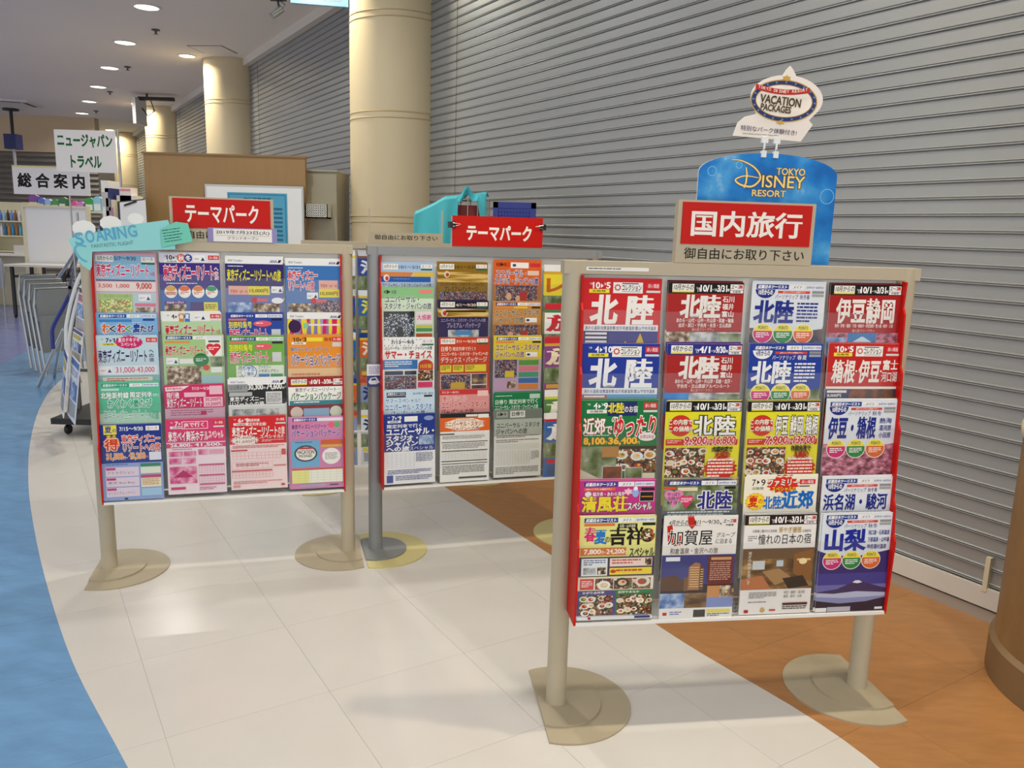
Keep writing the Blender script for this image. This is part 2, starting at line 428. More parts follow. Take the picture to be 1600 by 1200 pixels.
for k in range(-3, 3):
    q = rowB+sB*k
    downlight(q.x, q.y, 'bright warm downlight beside the %s' % (['second column', 'third column', 'fourth column'][k] if k >= 0 else 'near columns, out of view'), 20, .13, '#ffeecb', 14)
for k in range(-4, 5):
    q = rowA+sA*k+NW*4.2
    downlight(q.x, q.y, 'recessed downlight over the blue floor, out of view', 13, es=3)



# ------------------------------------------------------------------ brochure covers (flat print, mm on the sheet)
NV = '#1c2f86'
def hA(p, mon, d1, d2, bg, o='#fff'):
    p.R(0, 1, 210, 30, bg); p.R(11, 5, 60, 19, '#f2f2ec'); p.R(11, 24, 60, 4, '#e6e03a')
    p.T(14, 7, 15, mon, '#222', 54, .015, sh=.15)
    p.T(78, 14, 12, "'19", o, 10, .01); p.T(89, 8, 17, d1, o, 30, .035); p.T(121, 16, 8, "〜'20", o, 14, .01); p.T(136, 8, 17, d2, o, 26, .035); p.T(163, 17, 7, '発', o, 7)
    p.R(172, 5, 36, 15, '#f4f0ee'); p.T(174, 7, 10, 'エース', '#303030', 24, .03, sh=.2); p.R(198, 7, 8, 9, '#d84848')
    p.R(172, 21, 36, 8, '#eee'); p.T(179, 22, 6, '中部発', '#222', 22)
def hM(p, mon, day, sea, dark=False, circ=True):
    fg = '#fff' if dark else NV
    p.R(12, 5, 92, 13, '#1d3f94'); p.T(16, 7, 9, '近畿日本ツーリスト', '#fff', 82, .045, sh=.2)
    p.R(106, 5, 44, 13, '#eef0f2'); p.T(116, 7, 9, 'メイト', '#444', 24, .01, sh=.3)
    p.R(152, 5, 54, 13, '#e6ebf2'); p.T(155, 8, 7, day, '#1d3f94', 49, .02)
    if circ:
        p.E(38, 19, 28, 24, '#f0f2f4' if dark else NV, 20, 0, 180); p.T(19, 20, 14, mon, NV if dark else '#fff', 40, .03)
        p.R(74, 22, 92, 7, '#d2452f'); p.T(88, 23, 5, 'JRセットプラン＆宿泊プラン', '#fff', 66, .01)
        p.T(66, 32, 13, 'パーソナリップ', fg, 66, .0, sh=.1); p.T(138, 32, 13, sea, fg, 28, .0)
        p.R(172, 21, 34, 7, '#8f9496'); p.R(172, 30, 34, 7, '#a0a6a6')
def hK(p, m1, m2, bg, fg='#fff', yel='#f2e636', logo=True):
    p.T(17, 9, 6, "'19", fg, 8, .01); p.T(26 if len(m1) > 1 else 34, 8, 16, m1, fg, 18 if len(m1) > 1 else 10, .03); p.P([(47, 11), (47, 23), (54, 17)], fg); p.T(55, 9, 6, "'20", fg, 6, .01); p.T(62, 8, 16, m2, fg, 10 if len(m2) < 2 else 18, .03)
    if yel: p.R(16, 26, 54, 10, yel); p.T(24, 28, 6, '北陸発', '#222', 36, .02)
    if logo:
        p.R(80, 7, 80, 29, '#f3f1ee'); p.burst(92, 21, 10, 10, '#c8343c', 9, .7); p.E(92, 21, 5, 5, '#f3f1ee'); p.T(104, 13, 16, 'コレクション', '#222', 52, .02); p.R(104, 9, 44, 2.5, '#26336e'); p.R(104, 31, 50, 1.5, '#999')
    p.R(170, 7, 38, 17, '#d23038'); p.T(174, 10, 11, '赤い風船', '#fbe6e6', 30, .01); p.R(170, 28, 38, 6, '#d9d9d9')
def points(p, y, s=1.0):
    for i, (c, t) in enumerate((('#d0207c', 'POINT1'), ('#0f8a44', 'POINT2'), ('#e0682a', 'POINT3'))):
        x = 38+i*58; p.E(x, y, 29, 28, '#f6f2e6', 28); p.E(x, y, 27, 26, c, 28)
        a = [math.radians(195+150*k/12) for k in range(13)]
        p.P([(x+27*math.cos(q), y+26*math.sin(q)) for q in a], '#f2e24a'); p.T(x-13, y-20, 9, t, '#1f5c3a', 26, .02)
        p.lines(x-19, y-2, 38, 16, 3, '#f6f2f2')
def plates(p, x, y, w, h, n, sd=1):
    r = random.Random(sd); p.R(x, y, w, h, 'food')
    k = max(1, int(math.sqrt(n*h/w)+.5)); m = -(-n//k)
    for i in range(n):
        cx = x+w*((i % m)+.5+r.uniform(-.2, .2))/m; cy = y+h*((i//m)+.5+r.uniform(-.16, .16))/k
        a = min(w/m, h/k*1.5)*.5*r.uniform(.75, 1.2); b = min(a*.72, h/k*.55)
        p.E(cx, cy, a, b, r.choice(['#ece7de', '#e2dccf', '#f1efe9', '#3a2a22', '#dfe5e6']), 16)
        p.E(cx+r.uniform(-2, 2), cy, a*.62, b*.6, r.choice(['#b8462c', '#c98a3a', '#6a7a34', '#a8341f', '#d8a45a', '#e0c9a0', '#7a4a2a']), 10)
        p.E(cx+a*.15, cy-b*.15, a*.25, b*.25, r.choice(['#5c7a30', '#e6d9b8', '#c9402c', '#e8b03c']), 8)
def small(p, x, y, w, h, k='greyp'): p.R(x-1, y-1, w+2, h+2, '#efefef'); p.R(x, y, w, h, k)
TDR = '東京ディズニーリゾート'

# --- front rack
def f11(p):
    hK(p, '10', '5', '#cf2026'); p.T(22, 44, 74, '北', '#f4f1ec', 68, .045, sh=.05); p.T(120, 44, 74, '陸', '#f4f1ec', 68, .045, sh=.05)
    p.R(4, 121, 202, 17, '#eceef2'); p.T(9, 125, 10, 'あわら温泉/加賀温泉郷/金沢/和倉温泉/富山/宇奈月温泉', '#23306e', 192, .015)
    p.R(4, 138, 202, 70, '#3a3684'); p.R(6, 140, 66, 60, '#26265c')
    for i in range(4): p.R(9, 142+i*11, 58, 6, '#e4dfe8')
    for x, a in ((158, 1), (118, .5), (126, .35)): p.P([(x-17*a, 185), (x+17*a, 185), (x, 185-42*a)], '#cfae2c')
def f21(p):
    hK(p, '4', '10', '#1b379e'); p.T(22, 44, 74, '北', '#eef1f4', 68, .045, sh=.05); p.T(120, 44, 74, '陸', '#eef1f4', 68, .045, sh=.05)
    p.R(2, 121, 206, 17, '#e6ecf2'); p.T(9, 125, 10, 'あわら温泉/加賀温泉郷/金沢/和倉温泉/富山/宇奈月温泉', '#23306e', 192, .015)
    p.R(2, 138, 206, 60, '#5b9ed0'); p.R(2, 150, 206, 60, 'land'); p.R(4, 140, 66, 50, '#c0504a')
    for i in range(3): p.R(8, 142+i*9, 56, 5, '#f0e4e2')
def red_a(p, mon, d1, d2, hb, l1, l2, ph):
    hA(p, mon, d1, d2, hb); p.R(0, 31, 210, 90, '#a8201e')
    p.T(36, 37, 58, '北', '#ece8e4', 50, .045, sh=.05); p.T(90, 37, 58, '陸', '#ece8e4', 54, .045, sh=.05)
    for i, t in enumerate(('石川', '福井', '富山')): p.T(152, 38+i*20, 16, t, '#f0ecea', 32, .025)
    p.T(26, 98, 12, l1, '#f2e6e2', 160, .02); p.T(32, 112, 11, l2, '#f2e6e2', 148, .02); p.T(70, 125, 8, '個人型フリープラン', '#f0b8a8', 62, .01)
    p.R(0, 136, 210, 60, 'snow'); p.R(0, 136, 66, 60, ph); p.R(146, 140, 64, 56, 'land')
def f12(p):
    red_a(p, '10月からの', '10/1', '3/31', '#111', 'あわら・山代・山中・片山津・和倉・輪島', '金沢・辰口・宇奈月・氷見・立山黒部', 'brown')
    p.R(0, 31, 210, 0.1, '#a8201e')
def f22(p):
    red_a(p, '4月からの', '4/1', '9/30', '#1f2f8c', 'あわら・山代・山中・片山津・和倉・金沢・', '宇奈月・立山黒部アルペンルート', 'sky')
def persona(p, mon, day, sea, name, sub, dark, ph, nsub=6, w=110, py=140):
    bg = '#1c3c9e' if dark else '#dfe6ef'
    p.R(0, py-14, 210, 297-py+14, ph)
    p.P([(0, 0), (0, py-18), (60, py-6), (120, py-2), (180, py-10), (210, py-14), (210, 0)], bg)
    hM(p, mon, day, sea, dark); fg = '#eef2f6' if dark else '#1a2d8c'
    p.T(10, 50, 60, name, fg, w, .04, sh=.04)
    if nsub:
        if isinstance(sub, (list, tuple)):
            for i, t in enumerate(sub): p.T(w+22, 52+i*21, 16, t, fg, 210-w-34, .015)
        else: p.lines(w+22, 54, 210-w-40, 58, 6, fg)
    points(p, py)
def f13(p): persona(p, '10月からの', '2019年10/1〜2020年3/31', '秋冬春', '北陸', 0, False, 'night')
def f23(p): persona(p, '4月からの', '2019年4/1〜9/30', '春夏', '北陸', 0, True, 'land')
def f14(p):
    hA(p, '10月からの', '10/1', '3/31', '#111'); p.R(0, 31, 210, 105, '#a51c1e')
    p.T(22, 42, 66, '伊豆静岡', '#efeae6', 170, .035); p.T(20, 112, 10, '熱海・伊東・稲取・下田・修善寺・伊豆長岡・堂ヶ島・焼津・三保', '#f2dcd8', 172, .02)
    p.T(72, 127, 8, '個人型フリープラン', '#f0b8a8', 66, .01); p.R(0, 137, 210, 70, 'flower'); p.R(60, 137, 84, 60, '#3a78b8'); p.P([(74, 164), (100, 148), (106, 148), (134, 164)], '#c9dbe8'); p.R(60, 163, 84, 40, '#27507e'); p.R(0, 150, 56, 50, 'bluep')
def f24(p):
    hK(p, '10', '5', '#c4221e'); p.T(14, 48, 62, '箱根', '#efeae6', 66, .035, sh=.05); p.T(92, 48, 62, '伊豆', '#efeae6', 62, .035, sh=.05); p.E(86, 78, 3, 3, '#efeae6', 8); p.E(159, 78, 3, 3, '#efeae6', 8)
    p.T(164, 46, 28, '富士', '#efeae6', 44, .03); p.T(162, 80, 28, '河口湖', '#efeae6', 46, .02)
    p.R(0, 122, 210, 7, '#ece8e2'); p.R(0, 129, 210, 70, 'autumn'); p.R(0, 131, 70, 40, '#2a3a66'); p.R(4, 133, 58, 7, '#e6e0dc'); p.T(6, 143, 10, '8,000円', '#f0e6e0', 40)
def f31(p):
    p.R(0, 0, 210, 112, '#15793f'); p.R(72, 4, 80, 40, '#1d2a6a'); hK(p, '4', '9', 0, yel='#e9ece6', logo=False)
    p.T(74, 8, 27, '北陸', '#f2e636', 42, .04); p.T(118, 16, 18, 'のお宿', '#f2f2ea', 36, .02)
    p.T(8, 50, 44, '近郊', '#f6f2ee', 58, .03, '#a8281c', .06); p.T(68, 70, 24, 'で', '#f6f2ee', 18, .02, '#a8281c', .06)
    p.T(84, 44, 18, 'の', '#f6f2ee', 14, .02)
    p.T(90, 46, 54, 'ゆったり', '#d3221f', 112, .025, '#faf4ee', .075, sh=.1); p.lines(10, 96, 90, 4, 1, '#dfeee0')
    p.T(10, 104, 20, '8,100', '#f6c93c', 56, .04, '#a84a14', .09); p.T(78, 104, 20, '36,400', '#f6c93c', 76, .04, '#a84a14', .09); p.T(67, 112, 10, '円〜', '#f6c93c', 12); p.T(155, 114, 9, '円', '#f6c93c', 8)
    p.E(182, 102, 24, 12, '#f3ecec'); p.T(164, 97, 10, 'お得な料金', '#b0303c', 38, .01)
    p.R(0, 128, 100, 100, 'land'); p.P([(0, 190), (0, 230), (80, 230)], '#cfc6b8'); p.R(100, 128, 110, 60, '#3a2a22'); plates(p, 100, 136, 110, 66, 5, 3); p.R(60, 128, 46, 30, '#b08044')
    small(p, 64, 184, 52, 40, 'autumn'); small(p, 126, 188, 46, 36, 'land'); p.R(174, 204, 34, 24, '#d8cfb8')
def yellow(p, names, pr1, pr2, sd):
    p.R(0, 0, 210, 297, '#e8e22c'); p.R(0, 0, 210, 4, '#e8e22c'); hA(p, '10月からの', '10/1', '3/31', '#111')
    p.E(43, 70, 32, 30, '#cf3322'); p.T(10, 52, 15, 'この内容で', '#f8f2e6', 66, .03, '#7a1c14', .06); p.T(10, 71, 15, 'この価格!!', '#f8f2e6', 66, .03, '#7a1c14', .06)
    x = 82
    for t, w_ in names: p.T(x, 44, 52, t, '#f0f0ec', w_, .03, '#1e1e1a', .075); x += w_+8
    p.R(4, 108, 202, 17, '#cf2a20'); p.lines(8, 111, 38, 10, 2, '#f2c8c0')
    p.T(54, 101, 24, pr1, '#c81c22', 64, .03, '#f8f0ea', .09, sh=.15); p.T(119, 108, 16, '円〜', '#c81c22', 18, .02, '#f8f0ea', .08); p.T(136, 101, 24, pr2, '#c81c22', 62, .03, '#f8f0ea', .09, sh=.15); p.T(198, 110, 12, '円', '#c81c22', 8, .02)
    plates(p, 4, 132, 112, 84, 13, sd)
    p.T(134, 130, 15, '内容充実で', '#1e1e1a', 56, .02); p.T(142, 146, 15, '大満足!', '#b8201c', 42, .03)
    p.burst(160, 192, 48, 34, '#c8281c', 16, .82); p.lines(124, 164, 72, 56, 6, '#f6e6da')
    p.R(4, 220, 62, 40, '#6a4a30'); p.R(112, 220, 76, 40, '#3a3a66'); p.E(90, 228, 22, 14, '#158a3c'); p.T(76, 219, 10, '選べる', '#eef2a0', 28)
def f32(p): yellow(p, [('北', 50), ('陸', 56)], '9,900', '16,800', 5)
def f33(p): yellow(p, [('伊豆', 36), ('静岡', 36), ('箱根', 36)], '7,900', '13,700', 9)
def f34(p):
    persona(p, '10月からの', '2019年10/1〜2020年3/31', '秋冬', '伊豆・箱根', ['熱海', '湯河原', '小田原'], False, 'flower', w=140)
    p.L += 0
def f41(p):
    p.R(0, 0, 210, 297, '#c9378a'); hM(p, '', '2019年11/1〜2020年3/31', '', False, False)
    p.R(12, 21, 86, 8, '#e06a3c'); p.T(18, 22, 6, 'JRセットプラン＆宿泊プラン', '#fff', 70, .01)
    p.T(36, 33, 12, '福井県・あわら温泉', '#faf0f4', 88, .02, '#7a1c50', .06); p.E(24, 39, 9, 8, '#e8e4e4'); p.burst(134, 33, 14, 11, '#f2c8d8', 6, .6); p.E(154, 36, 9, 13, '#8fb4e6'); p.E(154, 24, 6, 6, '#f2f4f6')
    p.R(170, 22, 36, 8, '#2a2622'); small(p, 167, 34, 38, 26, '#241c1c'); p.R(170, 46, 32, 3, '#c98a3c')
    p.T(8, 46, 42, '清風荘', '#f0dc3a', 124, .04, '#6a1448', .07); p.T(134, 64, 22, 'スペシャル', '#eef6ee', 66, .03, '#226a4a', .07)
    p.R(0, 96, 210, 60, '#b02a70')
def f42(p):
    p.R(0, 0, 210, 297, 'night'); p.R(0, 20, 210, 70, 'land'); hM(p, '', '2019年4/1〜9/30', '', False, False); p.R(0, 22, 34, 7, '#d85a30'); p.R(40, 24, 56, 10, '#e6d8b8'); p.R(172, 22, 32, 7, '#222')
    for cx, cy, r, c in ((30, 55, 27, '#e08ab8'), (66, 64, 20, '#d83a6c')):
        p.E(cx-r*.45, cy-r*.4, r*.55, r*.5, c, 14); p.E(cx+r*.45, cy-r*.4, r*.55, r*.5, c, 14); p.P([(cx-r*.98, cy-r*.25), (cx, cy+r), (cx+r*.98, cy-r*.25), (cx, cy-r*.5)], c)
    for i, t in enumerate(('やっぱり', '北陸が', '好き!')): p.T(12, 38+i*12, 10, t, '#4a2a4a', 34, .01)
    p.lines(50, 54, 32, 14, 3, '#f6e0e8')
    p.T(98, 36, 50, '北陸', '#2a2c86', 96, .03, '#f0eef4', .08); p.R(0, 90, 210, 22, '#5c6a72'); p.lines(14, 93, 176, 15, 2, '#dfe6ea')
def f43(p):
    p.R(0, 0, 210, 297, '#f3efdc'); p.T(22, 8, 18, '7', '#222', 10, .01); p.P([(36, 10), (36, 22), (44, 16)], '#222'); p.T(48, 8, 18, '9', '#222', 12, .01); p.T(22, 30, 8, '北陸発', '#222', 34, .01)
    p.burst(112, 24, 50, 26, '#d83222', 14, .8); p.T(68, 8, 20, 'ファミリー', '#f8f2e8', 88, .03, '#8a1c14', .07); p.T(80, 30, 14, 'スペシャル!!', '#f2e030', 66, .02, '#8a1c14', .06)
    p.R(160, 10, 46, 14, '#d22a30'); p.T(165, 12, 10, '赤い風船', '#fbe6e6', 36, .01); p.R(160, 28, 30, 3, '#333')
    p.burst(34, 72, 31, 27, '#f2c21e', 16, .85); p.E(34, 72, 24, 21, '#f6dc3c'); p.T(14, 56, 32, '夏', '#d8321e', 28, .03); p.T(43, 64, 14, 'の', '#d8321e', 12, .02)
    p.T(58, 58, 36, '北陸', '#1470c8', 52, .03); p.T(112, 44, 50, '近郊', '#1470c8', 90, .04); p.R(0, 104, 210, 30, '#eaf0f0')
def f44(p):
    p.R(0, 0, 210, 297, '#e2e8f0'); hM(p, '10月からの', '2019年10/1〜2020年3/31', '秋冬春')
    p.T(8, 50, 46, '浜名湖・駿河', '#1a2d8c', 190, .03); p.lines(8, 102, 190, 4, 1, '#334'); p.R(0, 110, 210, 30, '#c9d6e4')
def f51(p):
    p.R(0, 0, 210, 297, '#e6e48c'); hM(p, '', '2019年4/1〜9/30', '', False, False); p.R(12, 20, 84, 8, '#e07a3c'); p.R(172, 20, 36, 8, '#222'); p.R(104, 22, 54, 13, '#2a2622'); p.T(109, 24, 9, '北陸・山中温泉', '#f2eecc', 44, .01)
    p.T(14, 32, 38, '春', '#d8287c', 30, .035); p.T(42, 40, 38, '夏', '#2a7cc8', 32, .035); p.T(71, 58, 16, 'の!', '#333', 16)
    p.T(84, 34, 48, '吉祥', '#1c1a18', 92, .035); p.E(188, 56, 20, 20, 'food'); p.T(140, 92, 26, 'スペシャル', '#222', 68, .03)
    p.R(4, 90, 126, 22, '#d8742c'); p.T(14, 94, 15, '7,800', '#f8f2e2', 46, .035); p.T(62, 98, 10, '円〜', '#f8f2e2', 12); p.T(76, 94, 15, '24,200', '#f8f2e2', 48, .035); p.T(124, 100, 8, '円', '#f8f2e2', 6)
    p.R(0, 116, 210, 56, '#3a2f4c'); p.R(8, 120, 72, 50, '#e8eef0'); p.lines(14, 124, 60, 18, 3, '#5a6a9c'); small(p, 14, 146, 34, 20, 'snow'); small(p, 52, 146, 24, 20, 'food')
    p.R(86, 120, 118, 24, '#f2dcd0'); p.lines(92, 124, 80, 16, 2, '#c8504a'); p.R(184, 122, 18, 20, 'food'); p.R(86, 148, 118, 20, '#f0d83c'); p.lines(104, 153, 92, 10, 1, '#c83a28'); p.E(96, 158, 8, 5, '#c83a28')
    p.R(0, 174, 210, 38, '#efe2d6'); p.R(6, 178, 38, 32, '#cf4a40'); p.lines(10, 184, 30, 20, 4, '#f6e2dc')
    for i in range(3): plates(p, 48+i*52, 178, 50, 32, 1, 40+i)
    p.R(0, 213, 106, 84, '#4a4486'); p.R(106, 213, 104, 84, '#2f7a44'); p.T(14, 215, 7, 'かがり吉祥亭', '#f2f0e0', 60); p.T(112, 215, 7, '吉祥やまなか', '#f2f0e0', 60)
    plates(p, 6, 226, 92, 58, 10, 12); plates(p, 110, 226, 96, 58, 10, 13); p.R(0, 287, 210, 10, '#dfe0e2'); p.R(30, 288, 8, 7, '#a82030'); p.R(160, 288, 44, 7, '#3a3f7c')
def f52(p):
    p.R(0, 0, 210, 297, '#eceae6'); p.T(14, 9, 15, '4月からの', '#222', 54, .015, sh=.15); p.P([(66, 0), (84, 0), (92, 22), (80, 36), (70, 24)], '#c22a20'); p.T(84, 8, 14, '4/1〜9/30', '#333', 72, .01); p.T(158, 18, 6, '発', '#333', 6)
    p.T(168, 8, 11, 'エース', '#303030', 26, .03, sh=.2); p.R(196, 8, 9, 10, '#d84848'); p.T(176, 22, 6, '中部発', '#333', 22)
    p.P([(10, 26), (24, 22), (30, 52), (54, 54), (56, 80), (34, 84), (14, 70)], '#c8281e'); p.lines(30, 24, 120, 4, 1, '#999')
    p.T(14, 38, 42, '加', '#1a1a1a', 42, .0, '#f0eeea', .04); p.T(60, 38, 44, '賀屋', '#1a1a1a', 80, .005); p.T(150, 46, 15, 'グループ', '#333', 52, .0, sh=.2); p.T(150, 64, 15, 'に泊まる', '#333', 46, .0)
    p.T(22, 90, 17, '和倉温泉・金沢への旅', '#5a4630', 136, .005)
    p.R(0, 110, 210, 122, '#3c3f86'); p.R(0, 110, 210, 40, '#333a80'); p.R(0, 196, 210, 40, '#2e2430'); p.P([(0, 175), (40, 168), (70, 190), (70, 215), (0, 215)], '#5a3c28')
    p.P([(78, 214), (78, 146), (96, 132), (110, 136), (110, 214)], '#a8764c'); p.P([(110, 214), (110, 136), (122, 150), (122, 214)], '#6a4630'); p.R(66, 176, 12, 40, '#7a5638')
    for i in range(9): p.R(82, 146+i*7, 26, 2.2, '#e6c890')
    for i in range(8): p.R(112, 152+i*7, 8, 2, '#f0dca8')
    p.R(132, 114, 72, 84, '#6c2a22'); p.R(140, 118, 58, 8, '#c9a070'); p.lines(138, 132, 60, 56, 9, '#c99a8a'); small(p, 12, 116, 38, 10, '#e8ecf2')
    p.R(0, 222, 70, 44, 'bluep'); p.R(70, 222, 66, 44, 'room'); p.R(134, 202, 36, 34, '#c98f54'); p.R(134, 236, 76, 30, '#8090c8'); p.R(170, 202, 40, 34, 'brown')
    p.R(0, 266, 210, 31, '#e9e8e6'); p.R(10, 278, 12, 9, '#b8242c'); p.lines(30, 276, 34, 12, 2, '#5a6ab0'); p.R(98, 272, 34, 22, '#3a322c'); p.R(136, 272, 68, 10, '#e6dc5a'); p.lines(138, 284, 64, 10, 2, '#444')
def f53(p):
    p.R(0, 0, 210, 297, '#eeedeb'); hA(p, '10月からの', '10/1', '3/31', '#2a1812'); p.T(24, 44, 9, 'お客様に選ばれた名旅館', '#555', 70, .0); p.T(100, 38, 17, '華やぎ優雅', '#b89a3c', 66, .01); p.T(170, 46, 8, 'に泊まる', '#777', 24)
    p.lines(12, 62, 26, 18, 3, '#999'); p.T(42, 58, 30, '憧れの日本の宿', '#222', 154, .0)
    p.R(0, 100, 210, 122, 'room'); p.P([(0, 100), (210, 100), (210, 120), (120, 132), (0, 128)], '#6a5238'); p.P([(150, 118), (206, 104), (206, 200), (150, 176)], '#8a5c30'); p.R(160, 132, 40, 6, '#e6c070'); p.E(178, 140, 12, 9, '#f6e6b0')
    p.R(30, 136, 36, 26, '#c9d3d6'); p.R(100, 136, 20, 18, '#bcd0e0'); p.P([(60, 168), (110, 160), (150, 190), (100, 210)], '#a88458'); p.P([(0, 190), (60, 180), (90, 222), (0, 222)], '#b8744c'); p.P([(120, 190), (180, 182), (200, 214), (140, 222)], '#2c241e')
    for i, t in enumerate('寛ぎの時間を過ごす'): p.T(16, 108+i*11, 10, t, '#efe8dc', 10, .0)
    p.lines(26, 230, 80, 20, 4, '#999'); p.T(128, 228, 9, '伊豆・箱根・湯河原', '#666', 62, .0); p.T(128, 240, 9, '群馬・栃木・山梨', '#666', 54, .0); p.lines(24, 258, 60, 5, 1, '#777'); p.R(126, 264, 74, 7, '#5a2018'); p.lines(126, 274, 74, 12, 2, '#444')
    p.R(14, 282, 12, 9, '#b02028'); p.E(68, 284, 7, 7, '#c8b060'); p.R(88, 282, 18, 5, '#c8403c')
def f54(p):
    p.R(0, 0, 210, 297, '#2c2270'); p.R(0, 180, 210, 60, '#3c3a90'); p.R(0, 215, 210, 40, '#6a6cae')
    p.P([(0, 236), (60, 228), (112, 206), (120, 204), (132, 206), (190, 224), (210, 228), (210, 250), (0, 250)], '#3a2c5c'); p.P([(106, 209), (114, 203), (126, 203), (136, 209), (122, 212)], '#f0eef6')
    p.P([(0, 238), (50, 242), (120, 236), (210, 242), (210, 272), (0, 268)], '#b8bedc'); p.P([(0, 250), (80, 256), (210, 252), (210, 276), (0, 272)], '#8a90c0'); p.P([(0, 262), (70, 272), (150, 268), (210, 256), (210, 297), (0, 297)], '#241a34')
    p.R(0, 284, 34, 12, '#eef0f2'); p.R(36, 282, 70, 14, '#b8b8c8'); p.R(180, 286, 24, 7, '#e6e6ea')
    p.P([(0, 0), (0, 112), (40, 126), (120, 128), (180, 118), (210, 112), (210, 0)], '#dfe8f2'); hM(p, '10月からの', '2019年10/1〜2020年3/31', '秋冬')
    p.T(14, 50, 60, '山梨', '#1a2d9c', 118, .045)
    for i, t in enumerate(('河口湖・石和温泉', '下部温泉・山中湖', '甲府湯村温泉')): p.T(140, 52+i*21, 14, t, '#1a2d8c', 64 if i < 2 else 58, .015)
    points(p, 140)

# --- left rack
def ana(p, c='#222'):
    p.R(0, 0, 210, 26, '#eef0f2'); p.T(10, 9, 9, 'ANA Travelers', c, 52, .0); p.T(162, 10, 10, 'ANA', '#28408c', 26, .03, sh=.2); p.P([(190, 20), (196, 9), (206, 9), (200, 20)], '#222')
def logo(p, x, y): p.R(x, y, 42, 26, '#f0f2f4'); p.P([(x+26, y+22), (x+33, y+8), (x+40, y+22)], '#24346e'); p.lines(x+4, y+12, 18, 7, 2, '#9a8a9c')
def l11(p):
    p.R(0, 0, 210, 297, '#e2a8bc'); p.R(4, 8, 202, 90, '#8fbcdc'); p.R(6, 8, 60, 24, '#f2f0f0'); p.T(14, 12, 15, '5月からの', '#222', 50, .01); p.T(70, 10, 16, "5/7〜9/30", '#26336e', 72, .015); p.R(160, 12, 46, 20, '#eef0f0'); p.T(164, 14, 11, 'エース', '#c8504a', 36, .02); p.R(160, 33, 46, 7, '#226a4a')
    p.T(8, 40, 48, TDR, '#d0205a', 176, .03, '#f8f0f4', .08); p.T(188, 66, 18, 'への旅', '#d0205a', 16, .0)
    p.R(6, 98, 200, 5, '#26306e'); p.R(4, 106, 202, 36, '#f0dcd8'); p.T(12, 114, 16, '3,500', '#c83a30', 46, .02); p.T(72, 114, 16, '1,000', '#c83a30', 44, .02); p.T(140, 110, 24, '9,000', '#c82820', 52, .03)
    p.R(4, 146, 202, 150, '#b8d0dc'); p.R(8, 150, 118, 140, '#a8c878'); p.T(30, 154, 11, 'ディズニー・イースター', '#5a7a2c', 88, .01); p.R(12, 172, 110, 120, 'cartoon'); logo(p, 146, 152); p.R(132, 186, 72, 12, '#e0708c'); p.R(134, 202, 68, 50, 'brown')
def l12(p):
    p.R(0, 0, 210, 297, '#3a2a86'); p.R(0, 0, 210, 36, '#e6e2ec'); p.R(0, 140, 210, 157, '#3c6cb4'); hK(p, '10', '5', 0, '#222', '#f4f4f4', False); p.E(76, 18, 15, 15, '#e0602c'); p.T(66, 8, 20, '秋', '#fff', 20, .02); p.E(100, 18, 14, 15, '#26409c'); p.T(91, 8, 20, '冬', '#fff', 18, .02); logo(p, 118, 6)
    p.T(12, 46, 54, TDR, '#d4205c', 174, .03, '#f8f0f6', .085)
    for i, t in enumerate('への旅'): p.T(190, 50+i*17, 15, t, '#e8305c', 14, .0, '#fff', .07)
    p.lines(20, 112, 170, 7, 1, '#dfe6f6')
    for i, c in enumerate(('#e0a83c', '#e06a3c', '#e0843c', '#2c9a6a')):
        x = 34+i*48; p.E(x, 146, 22, 24, '#f6f4ec'); p.E(x, 134, 18, 10, c); p.lines(x-15, 146, 30, 12, 2, '#c84a3a')
    p.T(16, 146, 14, '10,000', '#c83a30', 36, .02)
    p.R(10, 182, 76, 10, '#7a2a8c'); p.T(18, 183, 8, '7/23オープン!', '#fff', 58); p.R(10, 194, 76, 56, 'brown'); p.R(100, 186, 46, 54, '#4a3c7c'); p.R(148, 186, 50, 54, '#e6da4c'); p.lines(152, 194, 42, 20, 3, '#6a5a2c')
def ana_tdr(p, bg, two, price, tc, oc):
    p.R(0, 0, 210, 297, bg); p.R(0, 120, 210, 177, '#5a7fb8' if two else '#6a78b4'); ana(p); p.lines(10, 34, 60, 6, 1, '#e6ecf4')
    if two: p.T(8, 46, 36, '東京ディズニー', tc, 112, .03, oc, .09); p.T(10, 88, 36, 'リゾートへの旅', tc, 96, .03, oc, .09)
    else: p.T(6, 48, 44, TDR+'への旅', tc, 196, .03, oc, .07)
    x, y = (124, 84) if two else (10, 112)
    p.R(x, y, 72, 34, '#e6b0a0'); p.T(x+6, y+14, 14, '早割90・60・45', '#b82a24', 62, .01); xx, yy = (124, 118) if two else (82, 112)
    p.R(xx, yy, 78, 34, '#e8da38'); p.T(xx+5, yy+10, 16, price, '#5a3a1c', 66, .02); logo(p, 78, 132) if two else logo(p, 166, 112)
    p.R(8, 176, 84, 66, 'bluep' if not two else 'brown'); p.R(98, 180, 100, 76, 'brown'); p.E(188, 168, 22, 12, '#f0f0f4') if not two else p.R(126, 164, 76, 50, 'crowd')
    p.E(104, 166, 12, 12, '#c8303a'); p.R(112, 160, 40, 12, '#d86a70')
def l13(p): ana_tdr(p, '#2e2670', False, '15,000円', '#f0e63c', '#1c2a4c')
def l14(p): ana_tdr(p, '#3a74bc', True, '10,500円', '#d8283c', '#f8f4f4')
